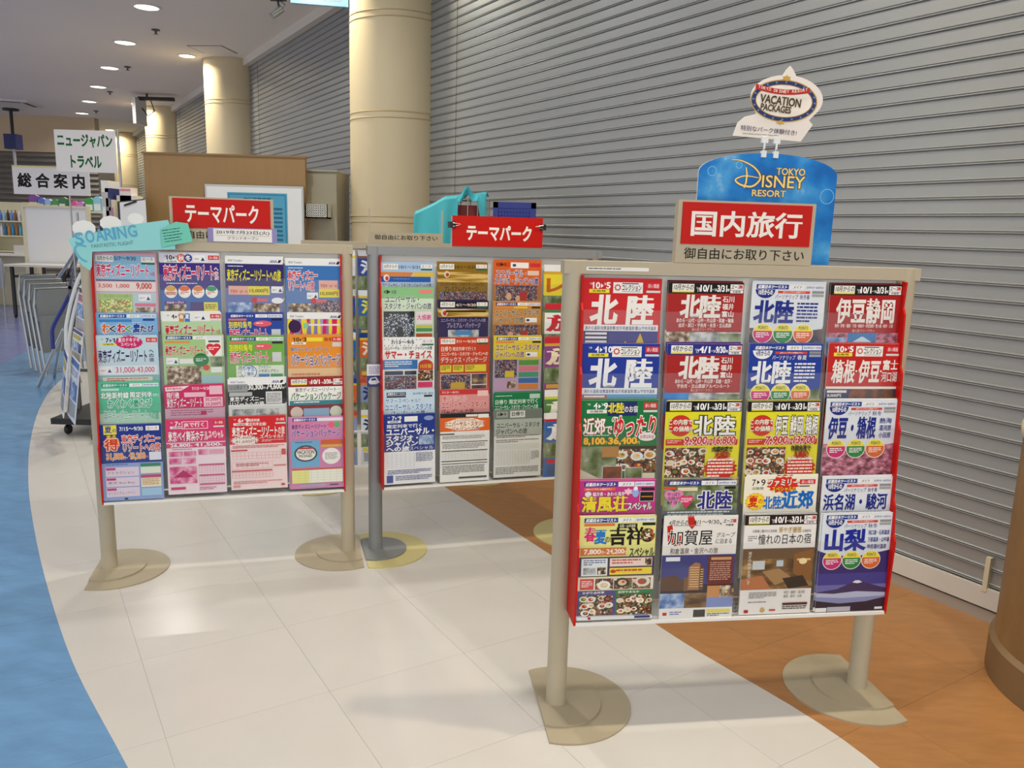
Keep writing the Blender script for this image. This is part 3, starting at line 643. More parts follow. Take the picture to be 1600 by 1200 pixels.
def l21(p):
    p.R(0, 0, 210, 297, '#7eb4e4'); hM(p, '', "2019年7/20〜8/31", '', False, False); p.R(12, 24, 110, 10, '#3c86c8'); p.R(160, 22, 40, 8, '#24468c')
    for i, (t, c) in enumerate((('わ', '#e0702c'), ('く', '#2a2a2a'), ('わ', '#d8283c'), ('く', '#4aa03c'), ('夏', '#1c4ca8'), ('た', '#26306e'), ('び', '#26306e'))):
        big = t in 'わ夏'; p.T(20+i*26, 40 if big else 48, 34 if big else 24, t, c, 28 if big else 20, .04, '#f2f6fa', .09)
    p.T(20, 82, 34, TDR, '#c8283c', 160, .025, '#f6f0f0', .07); p.R(0, 120, 210, 60, '#5c98d0')
def l22(p):
    p.R(0, 0, 210, 297, '#b8d8a8'); p.R(0, 0, 210, 34, '#eef0ec'); hK(p, '4', '10', 0, '#222', None, False); p.R(60, 4, 18, 32, '#d88a3c'); p.R(80, 4, 18, 32, '#3c80c8'); p.T(62, 8, 16, '春', '#fff', 14); p.T(82, 8, 16, '夏', '#fff', 14); logo(p, 112, 6)
    p.T(10, 48, 44, TDR, '#d02438', 172, .03, '#f6f2ee', .07); p.T(188, 66, 20, 'への旅', '#d02438', 16, .0); p.R(0, 100, 210, 40, '#8fc08a')
def bessatsu(p, bg):
    p.R(0, 0, 210, 297, bg); hM(p, '', '2019年4/8〜9/30', '', False, False); p.R(8, 22, 66, 8, '#e07a5c'); p.T(8, 34, 24, '別冊特集号', '#f0e63c', 84, .03); p.E(132, 42, 34, 12, '#e8606c'); p.lines(108, 38, 50, 8, 1, '#fbe6e6'); p.R(164, 22, 40, 8, '#223')
    p.T(10, 62, 42, TDR, '#d4245c', 138, .03, '#faf2f6', .08); p.T(148, 84, 18, 'への旅', '#d4245c', 16, .0); p.R(164, 64, 34, 38, '#cdd3d2')
def l23(p): bessatsu(p, '#2a48a4')
def l33(p):
    bessatsu(p, '#72b04a'); p.R(30, 116, 176, 66, '#dfe8d8'); p.E(76, 142, 30, 28, '#2a6cb8'); p.E(76, 142, 27, 25, '#eef4f6'); p.T(54, 120, 18, '小学生', '#2a6cb8', 44, .03); p.T(58, 142, 14, 'ご優待', '#2a4c8c', 36, .01)
    for i, t in enumerate('選べる'): p.T(36, 116+i*20, 17, t, '#3c7a2c', 16, .0, '#f6f6ee', .06)
    p.T(112, 116, 14, 'ファミリー', '#26306e', 46, .01); p.T(112, 132, 13, 'イチオシプラン', '#26306e', 74, .01); p.R(112, 150, 40, 18, '#3c78c0'); p.R(156, 150, 46, 18, '#3c9a5a'); p.R(0, 186, 210, 80, '#c8d8a8')
def l24(p):
    p.R(0, 0, 210, 297, '#c9417c'); ana(p); p.R(0, 24, 210, 70, 'stripe'); p.R(80, 44, 120, 7, '#eedfea'); p.E(28, 54, 24, 26, '#3a1c4c'); p.R(60, 40, 18, 22, '#8fc8a8')
    p.R(0, 94, 210, 40, '#dcd6ea'); p.T(6, 84, 34, TDR+'への旅', '#28265a', 190, .025, '#f2f0f6', .07)
def l31(p):
    p.R(0, 0, 210, 297, '#c2dbe8'); hK(p, '7', '10', 0, '#333', '#ece45a', False); p.burst(112, 24, 48, 24, '#d0246c', 18, .92); p.T(76, 7, 16, '夏のドキドキ', '#fbeef4', 72, .02); p.T(84, 25, 14, 'スペシャル', '#fbeef4', 52, .02)
    p.T(6, 52, 48, TDR, '#26265c', 164, .03, '#eef4f8', .06)
    for i, t in enumerate('への旅'): p.T(178, 50+i*17, 15, t, '#26265c', 16, .01)
    p.R(4, 112, 200, 36, '#dfeaf2'); logo(p, 8, 116); p.T(62, 118, 24, '31,000', '#d02c5a', 64, .01); p.T(134, 118, 24, '43,000', '#d02c5a', 60, .01); p.T(127, 126, 10, '〜', '#d02c5a', 8)
    p.R(0, 150, 210, 60, '#7cb8b4'); p.R(16, 156, 170, 22, '#d8d8c4'); p.lines(30, 160, 140, 14, 2, '#b8504a')
def l32(p):
    p.R(0, 0, 210, 297, '#a8cc8c'); hM(p, '', '2019年4/8〜9/30', '', False, False); p.R(150, 4, 58, 80, '#eef2ee'); p.R(154, 5, 50, 12, '#dfe6ea'); p.R(8, 24, 86, 8, '#e09a4c'); p.R(160, 22, 40, 8, '#55645c')
    p.T(8, 42, 38, TDR, '#d0243c', 132, .03, '#f6f2ee', .07); p.T(142, 62, 16, 'への旅', '#d0243c', 16, .0)
    cx, cy, r = 178, 58, 26; p.E(cx-r*.45, cy-r*.4, r*.55, r*.5, '#d8303c', 14); p.E(cx+r*.45, cy-r*.4, r*.55, r*.5, '#d8303c', 14); p.P([(cx-r*.98, cy-r*.25), (cx, cy+r), (cx+r*.98, cy-r*.25), (cx, cy-r*.5)], '#d8303c'); p.lines(160, 48, 36, 14, 2, '#fbeeee')
    logo(p, 10, 88); p.R(56, 92, 52, 20, '#e8eee8'); p.E(132, 98, 28, 26, '#1c7a3c'); p.lines(114, 92, 36, 14, 2, '#dff0e0'); p.E(150, 128, 12, 11, '#d83a2c'); p.R(166, 86, 42, 38, 'land'); p.R(166, 126, 40, 22, '#e6ece8')
    p.R(10, 122, 120, 70, 'brown'); p.R(132, 160, 74, 30, '#9ac0c8')
def l34(p):
    p.R(0, 0, 210, 297, '#e8922c'); hK(p, '10', '3', 0, '#3a2414', '#f6efe4', False); p.R(72, 8, 62, 16, '#f0dc3c'); p.T(140, 8, 16, '秋冬', '#a8381c', 30, .02); p.R(170, 28, 36, 18, '#d8d0c8')
    p.T(12, 46, 18, TDR+'・', '#2a3c9c', 150, .015, '#f6e6d0', .06); p.T(14, 74, 48, 'バケーションパッケージ', '#2a3ca0', 186, .025, '#faf2e2', .07)
    p.R(0, 132, 210, 80, '#e6c08a'); p.lines(14, 152, 180, 16, 1, '#c87a5a'); p.R(0, 180, 70, 14, '#e6b8b0'); p.R(106, 180, 50, 14, '#5a9ab0')
    for i, c in enumerate(('#24408c', '#1c6a4a', '#c83a3c')): p.R(150+i*18, 178, 13, 13, c)
def l41(p):
    p.R(0, 0, 210, 297, '#5cc09c'); p.R(0, 120, 210, 177, '#b4dcc8'); hM(p, '', '2019年7/20〜8/31', '', False, False); p.R(12, 5, 92, 13, '#1f9a78'); p.T(16, 7, 9, '近畿日本ツーリスト', '#eafaf4', 82, .045, sh=.2); p.R(10, 24, 60, 8, '#bfe6d6')
    p.T(8, 38, 24, '北陸新幹線', '#f2fbf6', 94, .03, '#1f8a68', .08); p.T(108, 38, 22, '限定列車', '#f2fbf6', 74, .03, '#1f8a68', .08); p.T(184, 46, 12, 'で行く', '#f2fbf6', 22, .02)
    p.T(30, 66, 32, 'わくわく夏たび', '#2aa880', 150, .03, '#f0faf4', .09); p.T(14, 108, 40, TDR, '#3aa584', 150, .0, '#f0faf4', .06); p.T(168, 112, 34, 'への旅', '#3aa584', 34, .0)
    p.R(0, 160, 210, 30, '#a0cdb8'); p.R(66, 160, 48, 20, '#dfeee6'); p.R(120, 160, 48, 20, '#dfeee6'); p.T(30, 178, 10, '赤い風船', '#c8404a', 56, .01)
    for i, c in enumerate(('#24408c', '#1c6a4a', '#c83a3c')): p.R(154+i*18, 172, 13, 13, c)
def l42(p):
    p.R(0, 0, 210, 297, '#c8648c'); p.R(0, 0, 210, 92, '#cf2f66'); p.P([(4, 8), (90, 4), (60, 22), (6, 24)], '#f4e6ec'); p.T(10, 9, 10, '新幹線発売!!', '#c8285c', 56, .02); p.T(98, 8, 14, "7/15〜9/30", '#f4dfe8', 66, .015); p.R(160, 6, 46, 34, '#eebccc')
    p.T(8, 28, 24, '飛行機', '#f6e6ec', 44, .02, '#a01c4c', .06); p.R(70, 30, 76, 18, '#eebccc'); p.T(8, 52, 36, TDR, '#f8eaf0', 124, .02, '#a01c4c', .06)
    p.R(138, 50, 68, 38, '#f0c4d4'); p.T(144, 52, 15, '30,200円', '#b02456', 56, .015); p.T(144, 70, 15, '33,200円', '#b02456', 56, .015)
    p.R(0, 92, 210, 40, '#cfa8bc'); p.lines(20, 98, 150, 26, 3, '#b05a80'); p.R(126, 104, 20, 16, '#b82a5c'); p.R(4, 134, 202, 16, '#b02a5c')
def l43(p):
    p.R(0, 0, 210, 297, '#e6e8e8'); p.R(0, 18, 210, 86, '#2a2c2e'); ana(p); p.R(0, 22, 72, 30, '#9ca0a2'); p.T(6, 26, 18, '12/22発まで', '#333', 60, .0); p.T(74, 24, 24, '30,300', '#f6f6f4', 54, .03); p.T(130, 34, 10, '円〜', '#f6f6f4', 12); p.T(142, 22, 26, '74,600', '#f6f6f4', 56, .03); p.T(200, 36, 9, '円', '#f6f6f4', 7)
    p.R(4, 54, 84, 16, '#b4b8b8'); p.R(138, 54, 60, 48, '#dcdede'); p.lines(142, 60, 52, 38, 6, '#777')
    p.T(6, 72, 18, '東京ディズニー', '#f6f6f4', 124, .03); p.T(6, 92, 18, 'リゾートへの旅', '#f6f6f4', 124, .03); p.R(0, 112, 210, 100, '#d8dada')
    for i in range(4): p.R(12+i*44, 122, 42, 28, 'greyp')
def l44(p):
    p.R(0, 0, 210, 297, '#8c2028'); hA(p, '10月からの', '10/1', '3/30', '#a01c24'); p.R(0, 36, 210, 74, '#eef0ee'); p.T(26, 40, 17, TDR+'・', '#26301f', 168, .01); p.T(10, 60, 30, 'バケーションパッケージ', '#4a7a34', 190, .015, '#24301c', .03)
    p.R(4, 92, 202, 18, '#2a8494'); p.lines(20, 96, 170, 10, 1, '#e6f2f2'); p.E(30, 140, 24, 24, '#d8c8c0'); p.E(180, 140, 24, 24, '#d0d8c8'); p.R(56, 124, 98, 40, '#8fb0d0')
def l51(p):
    p.R(0, 0, 210, 297, '#26388c'); p.R(12, 2, 44, 36, '#ece04a'); p.T(16, 6, 26, '夏', '#26388c', 24, .02); p.T(42, 16, 14, 'の', '#26388c', 12, .02); p.T(66, 8, 18, "7/15〜9/30", '#f2f4fa', 80, .02); p.R(156, 8, 46, 18, '#eef0f2'); p.T(160, 11, 12, 'エース', '#c8504a', 36, .02)
    p.E(38, 74, 28, 28, '#e0782c'); p.T(22, 40, 16, 'まる', '#f2d03c', 32, .03, '#8a2c14', .07); p.T(14, 56, 44, '得', '#d8401c', 46, .035, '#f6ecd8', .08)
    p.T(72, 42, 30, '東京ディズニー', '#d43a2c', 132, .03, '#faf4ee', .09); p.T(76, 76, 30, 'リゾートへの旅', '#d43a2c', 128, .03, '#faf4ee', .09)
    p.T(18, 112, 26, '31,500', '#e88a2c', 56, .035, '#fbf2e2', .08); p.T(76, 124, 12, '円〜', '#e88a2c', 14, .02, '#fff', .06); p.T(94, 112, 26, '43,200', '#e88a2c', 56, .035, '#fbf2e2', .08); p.T(152, 124, 11, '円', '#e88a2c', 8); p.R(164, 110, 42, 32, '#e6e8f2')
    p.R(0, 150, 210, 147, '#94a8d8'); p.lines(14, 154, 108, 6, 1, '#4a5a9c')
    for i, t in enumerate(('アトラクション', '東京 Bus Buy', 'らくらくチェックイン')):
        y = 166+i*40; p.R(12, y, 114, 36, '#e6d4e2'); p.R(14, y+2, 32, 9, '#c83a7c'); p.T(18, y+16, 11, t, '#8a5a4c', 92, .0)
    p.R(132, 154, 70, 12, '#3c8a5a'); p.R(132, 168, 70, 26, '#e6ecd8'); p.R(132, 200, 70, 10, '#d0485c'); p.R(132, 212, 70, 36, '#ece4c8'); p.lines(136, 216, 60, 26, 4, '#c88a3c'); p.R(132, 252, 70, 30, '#a8cce8'); p.R(72, 288, 12, 6, '#26244c')
def l52(p):
    p.R(0, 0, 210, 297, '#f4dfe6'); p.R(0, 0, 210, 112, '#d83c70'); hK(p, '7', '9', 0, '#fbe6ee', '#f6dfe6', False); p.R(58, 8, 92, 30, '#fbeef2'); p.R(60, 10, 88, 26, '#d83c70'); p.T(64, 13, 20, 'JRで行く', '#fbeef2', 72, .025)
    p.T(8, 46, 40, '東京ベイ舞浜ホテル', '#faeef2', 142, .025, '#9c1c48', .055); p.T(152, 48, 30, 'スペシャル', '#f8c8d8', 52, .01, '#fff', .04); p.R(0, 90, 210, 5, '#f0c0d0'); p.T(14, 96, 14, '26,800', '#faf0f4', 70, .03); p.T(86, 102, 7, '円〜', '#faf0f4', 10); p.T(100, 96, 14, '41,500', '#faf0f4', 90, .03); p.T(193, 102, 7, '円', '#faf0f4', 6)
    p.lines(20, 116, 90, 6, 1, '#c85a84')
    for x, y, w_, h_ in ((8, 126, 48, 20), (60, 126, 44, 20), (112, 120, 34, 22), (8, 152, 44, 24), (58, 152, 44, 24), (8, 186, 96, 68)): p.R(x, y, w_, h_, 'pinkp')
    p.P([(20, 230), (56, 200), (92, 230)], '#b82860'); p.R(150, 122, 54, 18, '#e8a8bc')
    p.grid(112, 180, 92, 34, 9, 4, '#d8789a'); p.R(112, 180, 92, 5, '#c84478'); p.grid(112, 222, 92, 34, 9, 4, '#d8789a'); p.R(112, 222, 92, 5, '#c84478'); p.R(112, 258, 92, 6, '#d05c88'); p.R(10, 268, 52, 10, '#cf3f74'); p.lines(112, 272, 60, 14, 2, '#c87a98')
def l53(p):
    p.R(0, 0, 210, 297, '#f4dcdc'); p.R(0, 0, 210, 112, '#d4282e'); hK(p, '6', '9', 0, '#fbe6e4', '#f6e2e0', False); p.T(62, 10, 12, '北陸新幹線', '#fbeae6', 50, .02); p.T(62, 25, 14, '限定列車企画!', '#fbeae6', 74, .02)
    p.T(10, 42, 36, TDR, '#fbf2ee', 166, .03, '#8a1418', .05); p.T(180, 44, 32, 'の旅', '#fbf2ee', 24, .01); p.T(112, 76, 16, 'スペシャル!!', '#fbf2ee', 86, .02); p.lines(118, 96, 82, 10, 2, '#f4c8c4')
    p.burst(56, 96, 54, 22, '#f6eae4', 20, .8); p.T(20, 78, 14, '29,400円', '#8a2a24', 76, .0); p.T(20, 94, 14, '41,600円', '#8a2a24', 76, .0)
    p.lines(10, 118, 190, 12, 2, '#cf6a68'); p.R(4, 134, 60, 6, '#d0484c'); p.grid(10, 146, 86, 26, 6, 2, '#d88080'); p.grid(100, 146, 86, 26, 6, 2, '#d88080'); p.R(190, 136, 16, 24, '#d85a5c'); p.grid(6, 184, 150, 28, 8, 1, '#e09a98'); p.lines(20, 190, 120, 14, 2, '#c86a68'); p.R(4, 218, 150, 5, '#d0484c'); p.grid(6, 226, 150, 22, 12, 2, '#d88080'); p.R(160, 200, 46, 5, '#d87a7a'); p.lines(10, 262, 180, 14, 2, '#d88a88'); p.R(8, 278, 26, 9, '#e09a98'); p.R(186, 278, 14, 8, '#c83a40')
def l54(p):
    p.R(0, 0, 210, 297, '#cf86b4'); hM(p, '', '', '', False, False); p.R(106, 5, 100, 13, '#e6e4ee'); p.R(8, 20, 80, 7, '#e07a9c'); p.E(160, 34, 14, 12, '#e8647c'); p.E(182, 34, 12, 11, '#5cb46c')
    p.T(8, 30, 18, TDR, '#26306e', 132, .01); p.T(8, 52, 30, 'バケーションパッケージ', '#26308c', 186, .02, '#f0e0ec', .05)
    p.R(6, 96, 106, 110, '#6fb0d8'); p.lines(20, 102, 80, 6, 1, '#2a5a8c'); p.E(60, 150, 44, 34, '#3a3a4c'); p.E(60, 150, 38, 28, '#f0ece6'); p.T(26, 136, 15, 'VACATION', '#333', 66, .02); p.T(34, 154, 11, 'PACKAGES', '#333', 48, .02); p.R(34, 124, 54, 8, '#c04048')
    p.R(118, 96, 84, 18, '#d8622c'); p.R(118, 116, 84, 10, '#e8b03c'); p.E(158, 164, 36, 34, '#f4f0ee'); p.lines(134, 150, 48, 30, 5, '#999'); p.R(6, 212, 196, 7, '#cf5a4c'); p.R(6, 219, 196, 54, '#eef0e4'); p.R(6, 219, 66, 54, '#e8e890'); p.grid(6, 219, 196, 54, 8, 5, '#c8c8a8'); p.R(36, 278, 100, 12, '#b8a0c0'); p.R(150, 282, 34, 4, '#333')

# --- middle rack
USJ = 'ユニバーサル・スタジオ・ジャパン'
def hU(p, mon, d, fg, bg=None):
    if bg: p.R(0, 0, 210, 30, bg)
    p.R(8, 5, 60, 22, '#f2f2ee'); p.T(12, 8, 15, mon, '#222', 52, .01); p.T(72, 10, 14, d, fg, 84, .015); p.R(160, 6, 46, 16, '#eef0ee'); p.T(164, 8, 11, 'エース', '#c8504a', 36, .02); p.R(160, 23, 46, 7, '#226a4a')
def m11(p):
    p.R(0, 0, 210, 297, '#a8c4e4'); hU(p, '10月からの', '10/1〜3/31', '#26406e'); p.P([(0, 38), (130, 38), (118, 56), (0, 56)], '#d8843c'); p.P([(134, 38), (210, 38), (210, 56), (122, 56)], '#e0bc3c'); p.R(0, 56, 200, 22, '#2a5cae'); p.E(22, 62, 12, 14, '#e6e8ec'); p.E(24, 64, 7, 9, '#c8442c'); p.lines(50, 64, 140, 6, 1, '#6a94d8')
    p.T(6, 82, 22, USJ+'への旅', '#26304c', 196, .025, '#e8eef4', .06)
def m12(p):
    p.R(0, 0, 210, 297, '#8c6a1e'); hU(p, '10月からの', '10/1〜3/31', '#2a1e08'); p.R(0, 38, 210, 60, photo('gold', ['#5c430f', '#a07c2a', '#e0c478', '#7a5a1a'], 4, 'n', (1, 1, 12))); p.E(38, 48, 12, 14, '#d8d0b8'); p.E(40, 50, 7, 8, '#c03a24')
    p.R(0, 80, 210, 36, '#8c6c22'); p.T(10, 82, 14, USJ, '#2c1e06', 186, .02); p.T(28, 98, 20, 'プレミアムパッケージ', '#2c1e06', 140, .02); p.R(6, 120, 198, 90, 'crowd')
def m13(p):
    p.R(0, 0, 210, 297, '#d8642a'); p.R(12, 6, 60, 18, '#c8501c'); p.T(16, 8, 15, "10▶5", '#3a1c10', 40, .02); p.R(76, 6, 78, 24, '#eef0f2'); p.E(92, 18, 8, 6, '#2a4a8c'); p.R(160, 8, 46, 16, '#d23038')
    p.T(14, 38, 28, 'ユニバーサル・', '#26409c', 130, .025, '#f6f2f4', .08); p.T(8, 70, 28, 'スタジオ・ジャパンの旅', '#26409c', 190, .025, '#f6f2f4', .08); p.R(150, 40, 50, 20, '#e6c8b8'); p.R(0, 104, 210, 193, '#b0743c'); p.R(14, 104, 180, 100, 'crowd'); p.E(70, 150, 12, 16, '#d8b090'); p.E(110, 160, 11, 14, '#d8b090'); p.R(60, 172, 60, 32, '#c9dce0'); p.R(118, 130, 30, 70, '#b8322c')
def m21(p):
    p.R(0, 0, 210, 297, '#cfe4cc'); p.R(0, 0, 210, 46, '#8cc48c'); p.T(8, 10, 18, "4▶10", '#333', 50, .01); p.R(150, 10, 54, 16, '#e88a88'); p.T(14, 36, 26, 'ユニバーサル・', '#2a3a5c', 136, .02, '#eef4ee', .06); p.T(12, 64, 26, 'スタジオ・ジャパンの旅', '#2a3a5c', 188, .02, '#eef4ee', .06)
    p.R(8, 98, 124, 120, 'castle'); p.R(8, 98, 124, 24, '#10131f'); p.T(30, 108, 14, 'スペシャル', '#dfe6f0', 76, .02); p.E(74, 190, 14, 30, '#10121a')
    p.R(138, 100, 66, 50, '#f2e6ea'); p.T(142, 112, 22, '大感謝', '#d83a8c', 58, .02); p.R(138, 156, 66, 8, '#d8c84c'); p.R(138, 168, 66, 14, '#4a9a4c'); p.R(138, 190, 66, 16, '#b8502c'); p.R(138, 210, 66, 14, 'brown')
def m22(p):
    p.R(0, 0, 210, 297, '#2c2458'); hU(p, '4月からの', '4/1〜9/30', '#e6dcc0', '#241c3c'); p.R(0, 34, 210, 34, photo('gold', [], 1)); p.E(24, 50, 14, 16, '#d8d0b8'); p.E(26, 52, 8, 10, '#c03a24'); p.R(30, 40, 170, 8, '#3a2c1c')
    p.T(10, 74, 15, USJ+'への旅', '#b0a4c8', 188, .015); p.T(36, 92, 22, 'プレミアム・パッケージ', '#c8bce0', 140, .015); p.R(40, 122, 130, 70, 'snow'); p.R(70, 124, 70, 20, '#4a8cc8')
def tan(p, bg, c1):
    p.R(0, 0, 210, 297, bg); hM(p, '', '2019年4/1〜9/30', '', False, False); p.R(8, 22, 80, 8, '#e08a4c'); p.R(90, 22, 60, 8, '#e8c83c'); p.R(168, 22, 38, 8, '#333')
    p.T(8, 36, 26, 'ユニバーサル・スタジオ', c1, 192, .025, '#f6f0e4', .06); p.T(6, 66, 26, 'ジャパンへの旅', c1, 126, .025, '#f6f0e4', .06); p.R(140, 70, 52, 20, '#eceef0'); p.E(152, 80, 8, 5, '#26406e')
def m23(p): tan(p, '#c88a44', '#1c4a3c'); p.R(0, 100, 210, 197, '#a87038'); p.R(10, 100, 186, 90, 'crowd'); p.E(76, 144, 12, 16, '#d8b090'); p.E(112, 152, 11, 14, '#d8b090'); p.R(64, 166, 60, 24, '#c9dce0'); p.R(122, 126, 28, 64, '#b8322c')
def m33(p): tan(p, '#dcc83c', '#6a2a5c'); p.R(0, 100, 210, 197, '#b8a8c0'); p.R(6, 102, 96, 78, 'crowd'); p.R(50, 150, 40, 28, '#d8c040'); p.R(6, 186, 96, 60, '#c0a0c4'); p.R(60, 196, 40, 30, 'brown'); [p.R(110, 104+i*26, 88, 22, c) for i, c in enumerate(('#5a9a3c', '#d87a8c', '#4a9a7c', '#3c6cb0', '#d8843c'))]
def m31(p):
    p.R(0, 0, 210, 297, '#eef2f4')
    for i in range(26): p.E(8+(i % 13)*16, 6+(i//13)*24, 2, 2, '#333', 6)
    p.T(34, 8, 16, "7/13〜9/5", '#26304c', 92, .015); p.R(158, 4, 48, 24, '#e6ecee'); p.T(162, 8, 11, 'エース', '#c8504a', 38, .02); p.R(158, 24, 48, 6, '#226a4a')
    p.T(8, 34, 14, USJ+'への旅', '#333', 192, .01); p.T(10, 52, 32, 'サマー・チョイス', '#c8282c', 188, .035); p.R(0, 90, 140, 38, '#2a74bc'); p.lines(8, 96, 110, 26, 3, '#e0ecf6')
    p.E(174, 112, 30, 22, '#c83a24'); p.R(144, 112, 60, 22, '#c83a24'); p.T(152, 108, 18, '15分前', '#f2c83c', 46, .02); p.R(8, 136, 74, 16, '#26304c'); p.R(88, 136, 48, 16, '#26304c'); p.R(8, 156, 128, 76, 'crowd'); p.R(142, 136, 62, 42, 'food'); p.R(142, 184, 60, 22, '#d8346c')
def m32(p):
    p.R(0, 0, 210, 297, '#c8442a'); hU(p, '7月からの', "7/1〜9/30", '#f6e2d8'); p.T(10, 38, 20, '日帰り', '#f6e6dc', 42, .015); p.T(58, 40, 16, '限定列車で行く!!', '#f6e6dc', 96, .01); p.T(10, 62, 16, USJ+'への', '#f8efe6', 196, .015); p.T(8, 82, 24, 'デラックス・パッケージ', '#f8efe6', 194, .015)
    for i in range(3): p.R(6+i*52, 116, 46 if i < 2 else 90, 30, '#e6d83c'); p.lines(10+i*52, 120, 36, 20, 3, '#6a5a1c')
    p.R(6, 154, 198, 110, '#f0e6e0'); p.R(8, 156, 126, 90, 'crowd'); p.R(50, 190, 60, 40, '#c8a840'); p.R(138, 156, 64, 44, 'night'); p.R(138, 204, 64, 44, 'night')
def m41(p):
    p.R(0, 0, 210, 297, '#c4dcf0'); p.R(14, 8, 78, 12, '#26304c'); p.T(18, 10, 8, '近畿日本ツーリスト', '#fff', 70, .03); p.R(14, 22, 78, 8, '#445'); p.T(120, 10, 10, "2019年7/18〜8/31", '#3a4a6c', 84, .01); p.R(166, 22, 34, 8, '#333'); p.T(10, 34, 20, 'サマースペシャル!!', '#2a7cc4', 140, .02, '#f4f8fa', .08); p.T(8, 58, 26, 'ユニバーサル・スタジオ', '#2a7cc4', 190, .025, '#f4f8fa', .08); p.T(30, 86, 24, 'ジャパンへの旅', '#2a6cb0', 140, .02, '#f4f8fa', .08)
def m42(p):
    p.R(0, 0, 210, 297, '#dc9898'); p.R(0, 0, 210, 22, '#c83c40'); p.T(10, 6, 10, "7/13〜8/31", '#f6dcd8', 70, .01); p.R(160, 6, 46, 24, '#eccaca'); p.T(14, 28, 20, '夏スペシャル', '#c84a50', 100, .015, '#f6e6e4', .08); p.T(8, 52, 28, 'ユニバーサル・スタジオ', '#b82c3c', 192, .025, '#f6e6e4', .07); p.T(8, 84, 24, 'ジャパンへの旅', '#8c2434', 136, .025)
def m43(p):
    p.R(0, 0, 210, 297, '#8a9a90'); p.R(0, 0, 210, 80, '#1f7c50'); p.lines(10, 12, 120, 6, 1, '#d0e6d8'); p.R(160, 8, 46, 20, '#b8d4c4'); p.T(10, 30, 20, '日帰り 限定列車で行く', '#dfeee4', 186, .015); p.T(8, 54, 20, USJ+'への旅', '#dfeee4', 190, .02)
def m51(p):
    p.R(0, 0, 210, 297, '#eef0f4'); p.R(0, 0, 210, 158, '#223a90'); hK(p, '7', '9', 0, '#f0f2f8', '#e6eaf2', False); p.R(170, 6, 40, 30, '#223a90'); p.E(184, 20, 20, 10, '#8fa0d0'); p.R(84, 10, 54, 22, '#eef0f2')
    p.T(14, 42, 16, '限定列車で行く', '#f0f2f8', 140, .02); p.T(10, 60, 28, 'ユニバーサル・', '#f2f4fa', 194, .04); p.T(10, 90, 24, 'スタジオ・', '#f2f4fa', 128, .04); p.T(10, 114, 22, 'ジャパン', '#f2f4fa', 128, .04); p.T(10, 136, 20, 'への旅', '#f2f4fa', 92, .04); p.T(104, 138, 16, 'スペシャル', '#f2f4fa', 98, .0); p.R(142, 92, 62, 40, 'bluep')
    p.grid(14, 166, 110, 60, 6, 8, '#8a90b0', .5); p.lines(130, 166, 70, 40, 6, '#7c84a8'); p.lines(14, 236, 180, 20, 3, '#5a64a0'); p.R(10, 258, 26, 32, '#3a4c9c'); p.lines(46, 262, 150, 22, 3, '#6a74a4')
def m52(p):
    p.R(0, 0, 210, 297, '#eceeec'); p.R(0, 0, 210, 18, '#24262a'); p.R(0, 18, 210, 60, '#e0682c'); p.R(108, 6, 50, 10, '#e6e4e0'); p.R(160, 6, 46, 16, '#eef0ee'); p.burst(104, 48, 90, 28, '#f6e6d4', 8, .9); p.T(60, 24, 12, 'とくべつスペシャル', '#6a3a1c', 90, .01); p.T(18, 36, 20, USJ[:11], '#a03418', 172, .025, '#fff', .05); p.T(48, 58, 18, 'ジャパンへの旅', '#a03418', 116, .02, '#fff', .05)
    p.R(0, 86, 60, 5, '#333'); p.lines(10, 96, 180, 16, 3, '#999'); p.R(6, 122, 196, 3, '#333'); p.lines(10, 130, 180, 24, 4, '#888'); p.R(6, 160, 196, 4, '#333'); p.grid(10, 168, 186, 30, 14, 5, '#999', .5); p.R(6, 204, 196, 4, '#333'); p.R(6, 216, 196, 3, '#333'); p.lines(10, 226, 180, 40, 6, '#777'); p.R(80, 276, 120, 8, '#444')
def m53(p):
    p.R(0, 0, 210, 297, '#dfe3de'); p.R(0, 0, 210, 40, '#6f7c74'); p.R(8, 6, 50, 26, '#98a49c'); p.T(14, 10, 16, "6▶9", '#222', 36, .01); p.R(68, 4, 66, 30, '#cfd6d0'); p.T(76, 9, 18, '日帰り', '#222', 50, .02); p.R(0, 40, 210, 74, '#aab4ac'); p.T(10, 56, 22, 'ユニバーサル・スタジオ', '#2c3430', 190, .015); p.T(8, 82, 24, 'ジャパンへの旅', '#2c3430', 136, .02); p.lines(10, 112, 190, 12, 2, '#444')
    p.lines(8, 130, 190, 16, 2, '#777'); p.grid(8, 152, 190, 20, 18, 3, '#888', .5); p.grid(8, 180, 150, 60, 12, 10, '#888', .5); p.lines(164, 184, 36, 40, 7, '#888'); p.lines(8, 252, 190, 34, 5, '#777')
# slivers of the fourth column and of the rack behind
def side(bg, band, t, tc, c2):
    def f(p):
        p.R(0, 0, 210, 297, bg); p.R(0, 0, 210, 26, band); p.R(0, 26, 210, 12, c2); p.T(14, 50, 66, t, tc, 180, .04); p.R(0, 130, 210, 70, 'land'); p.R(10, 206, 190, 18, c2); p.lines(14, 232, 180, 50, 6, '#555')
    return f

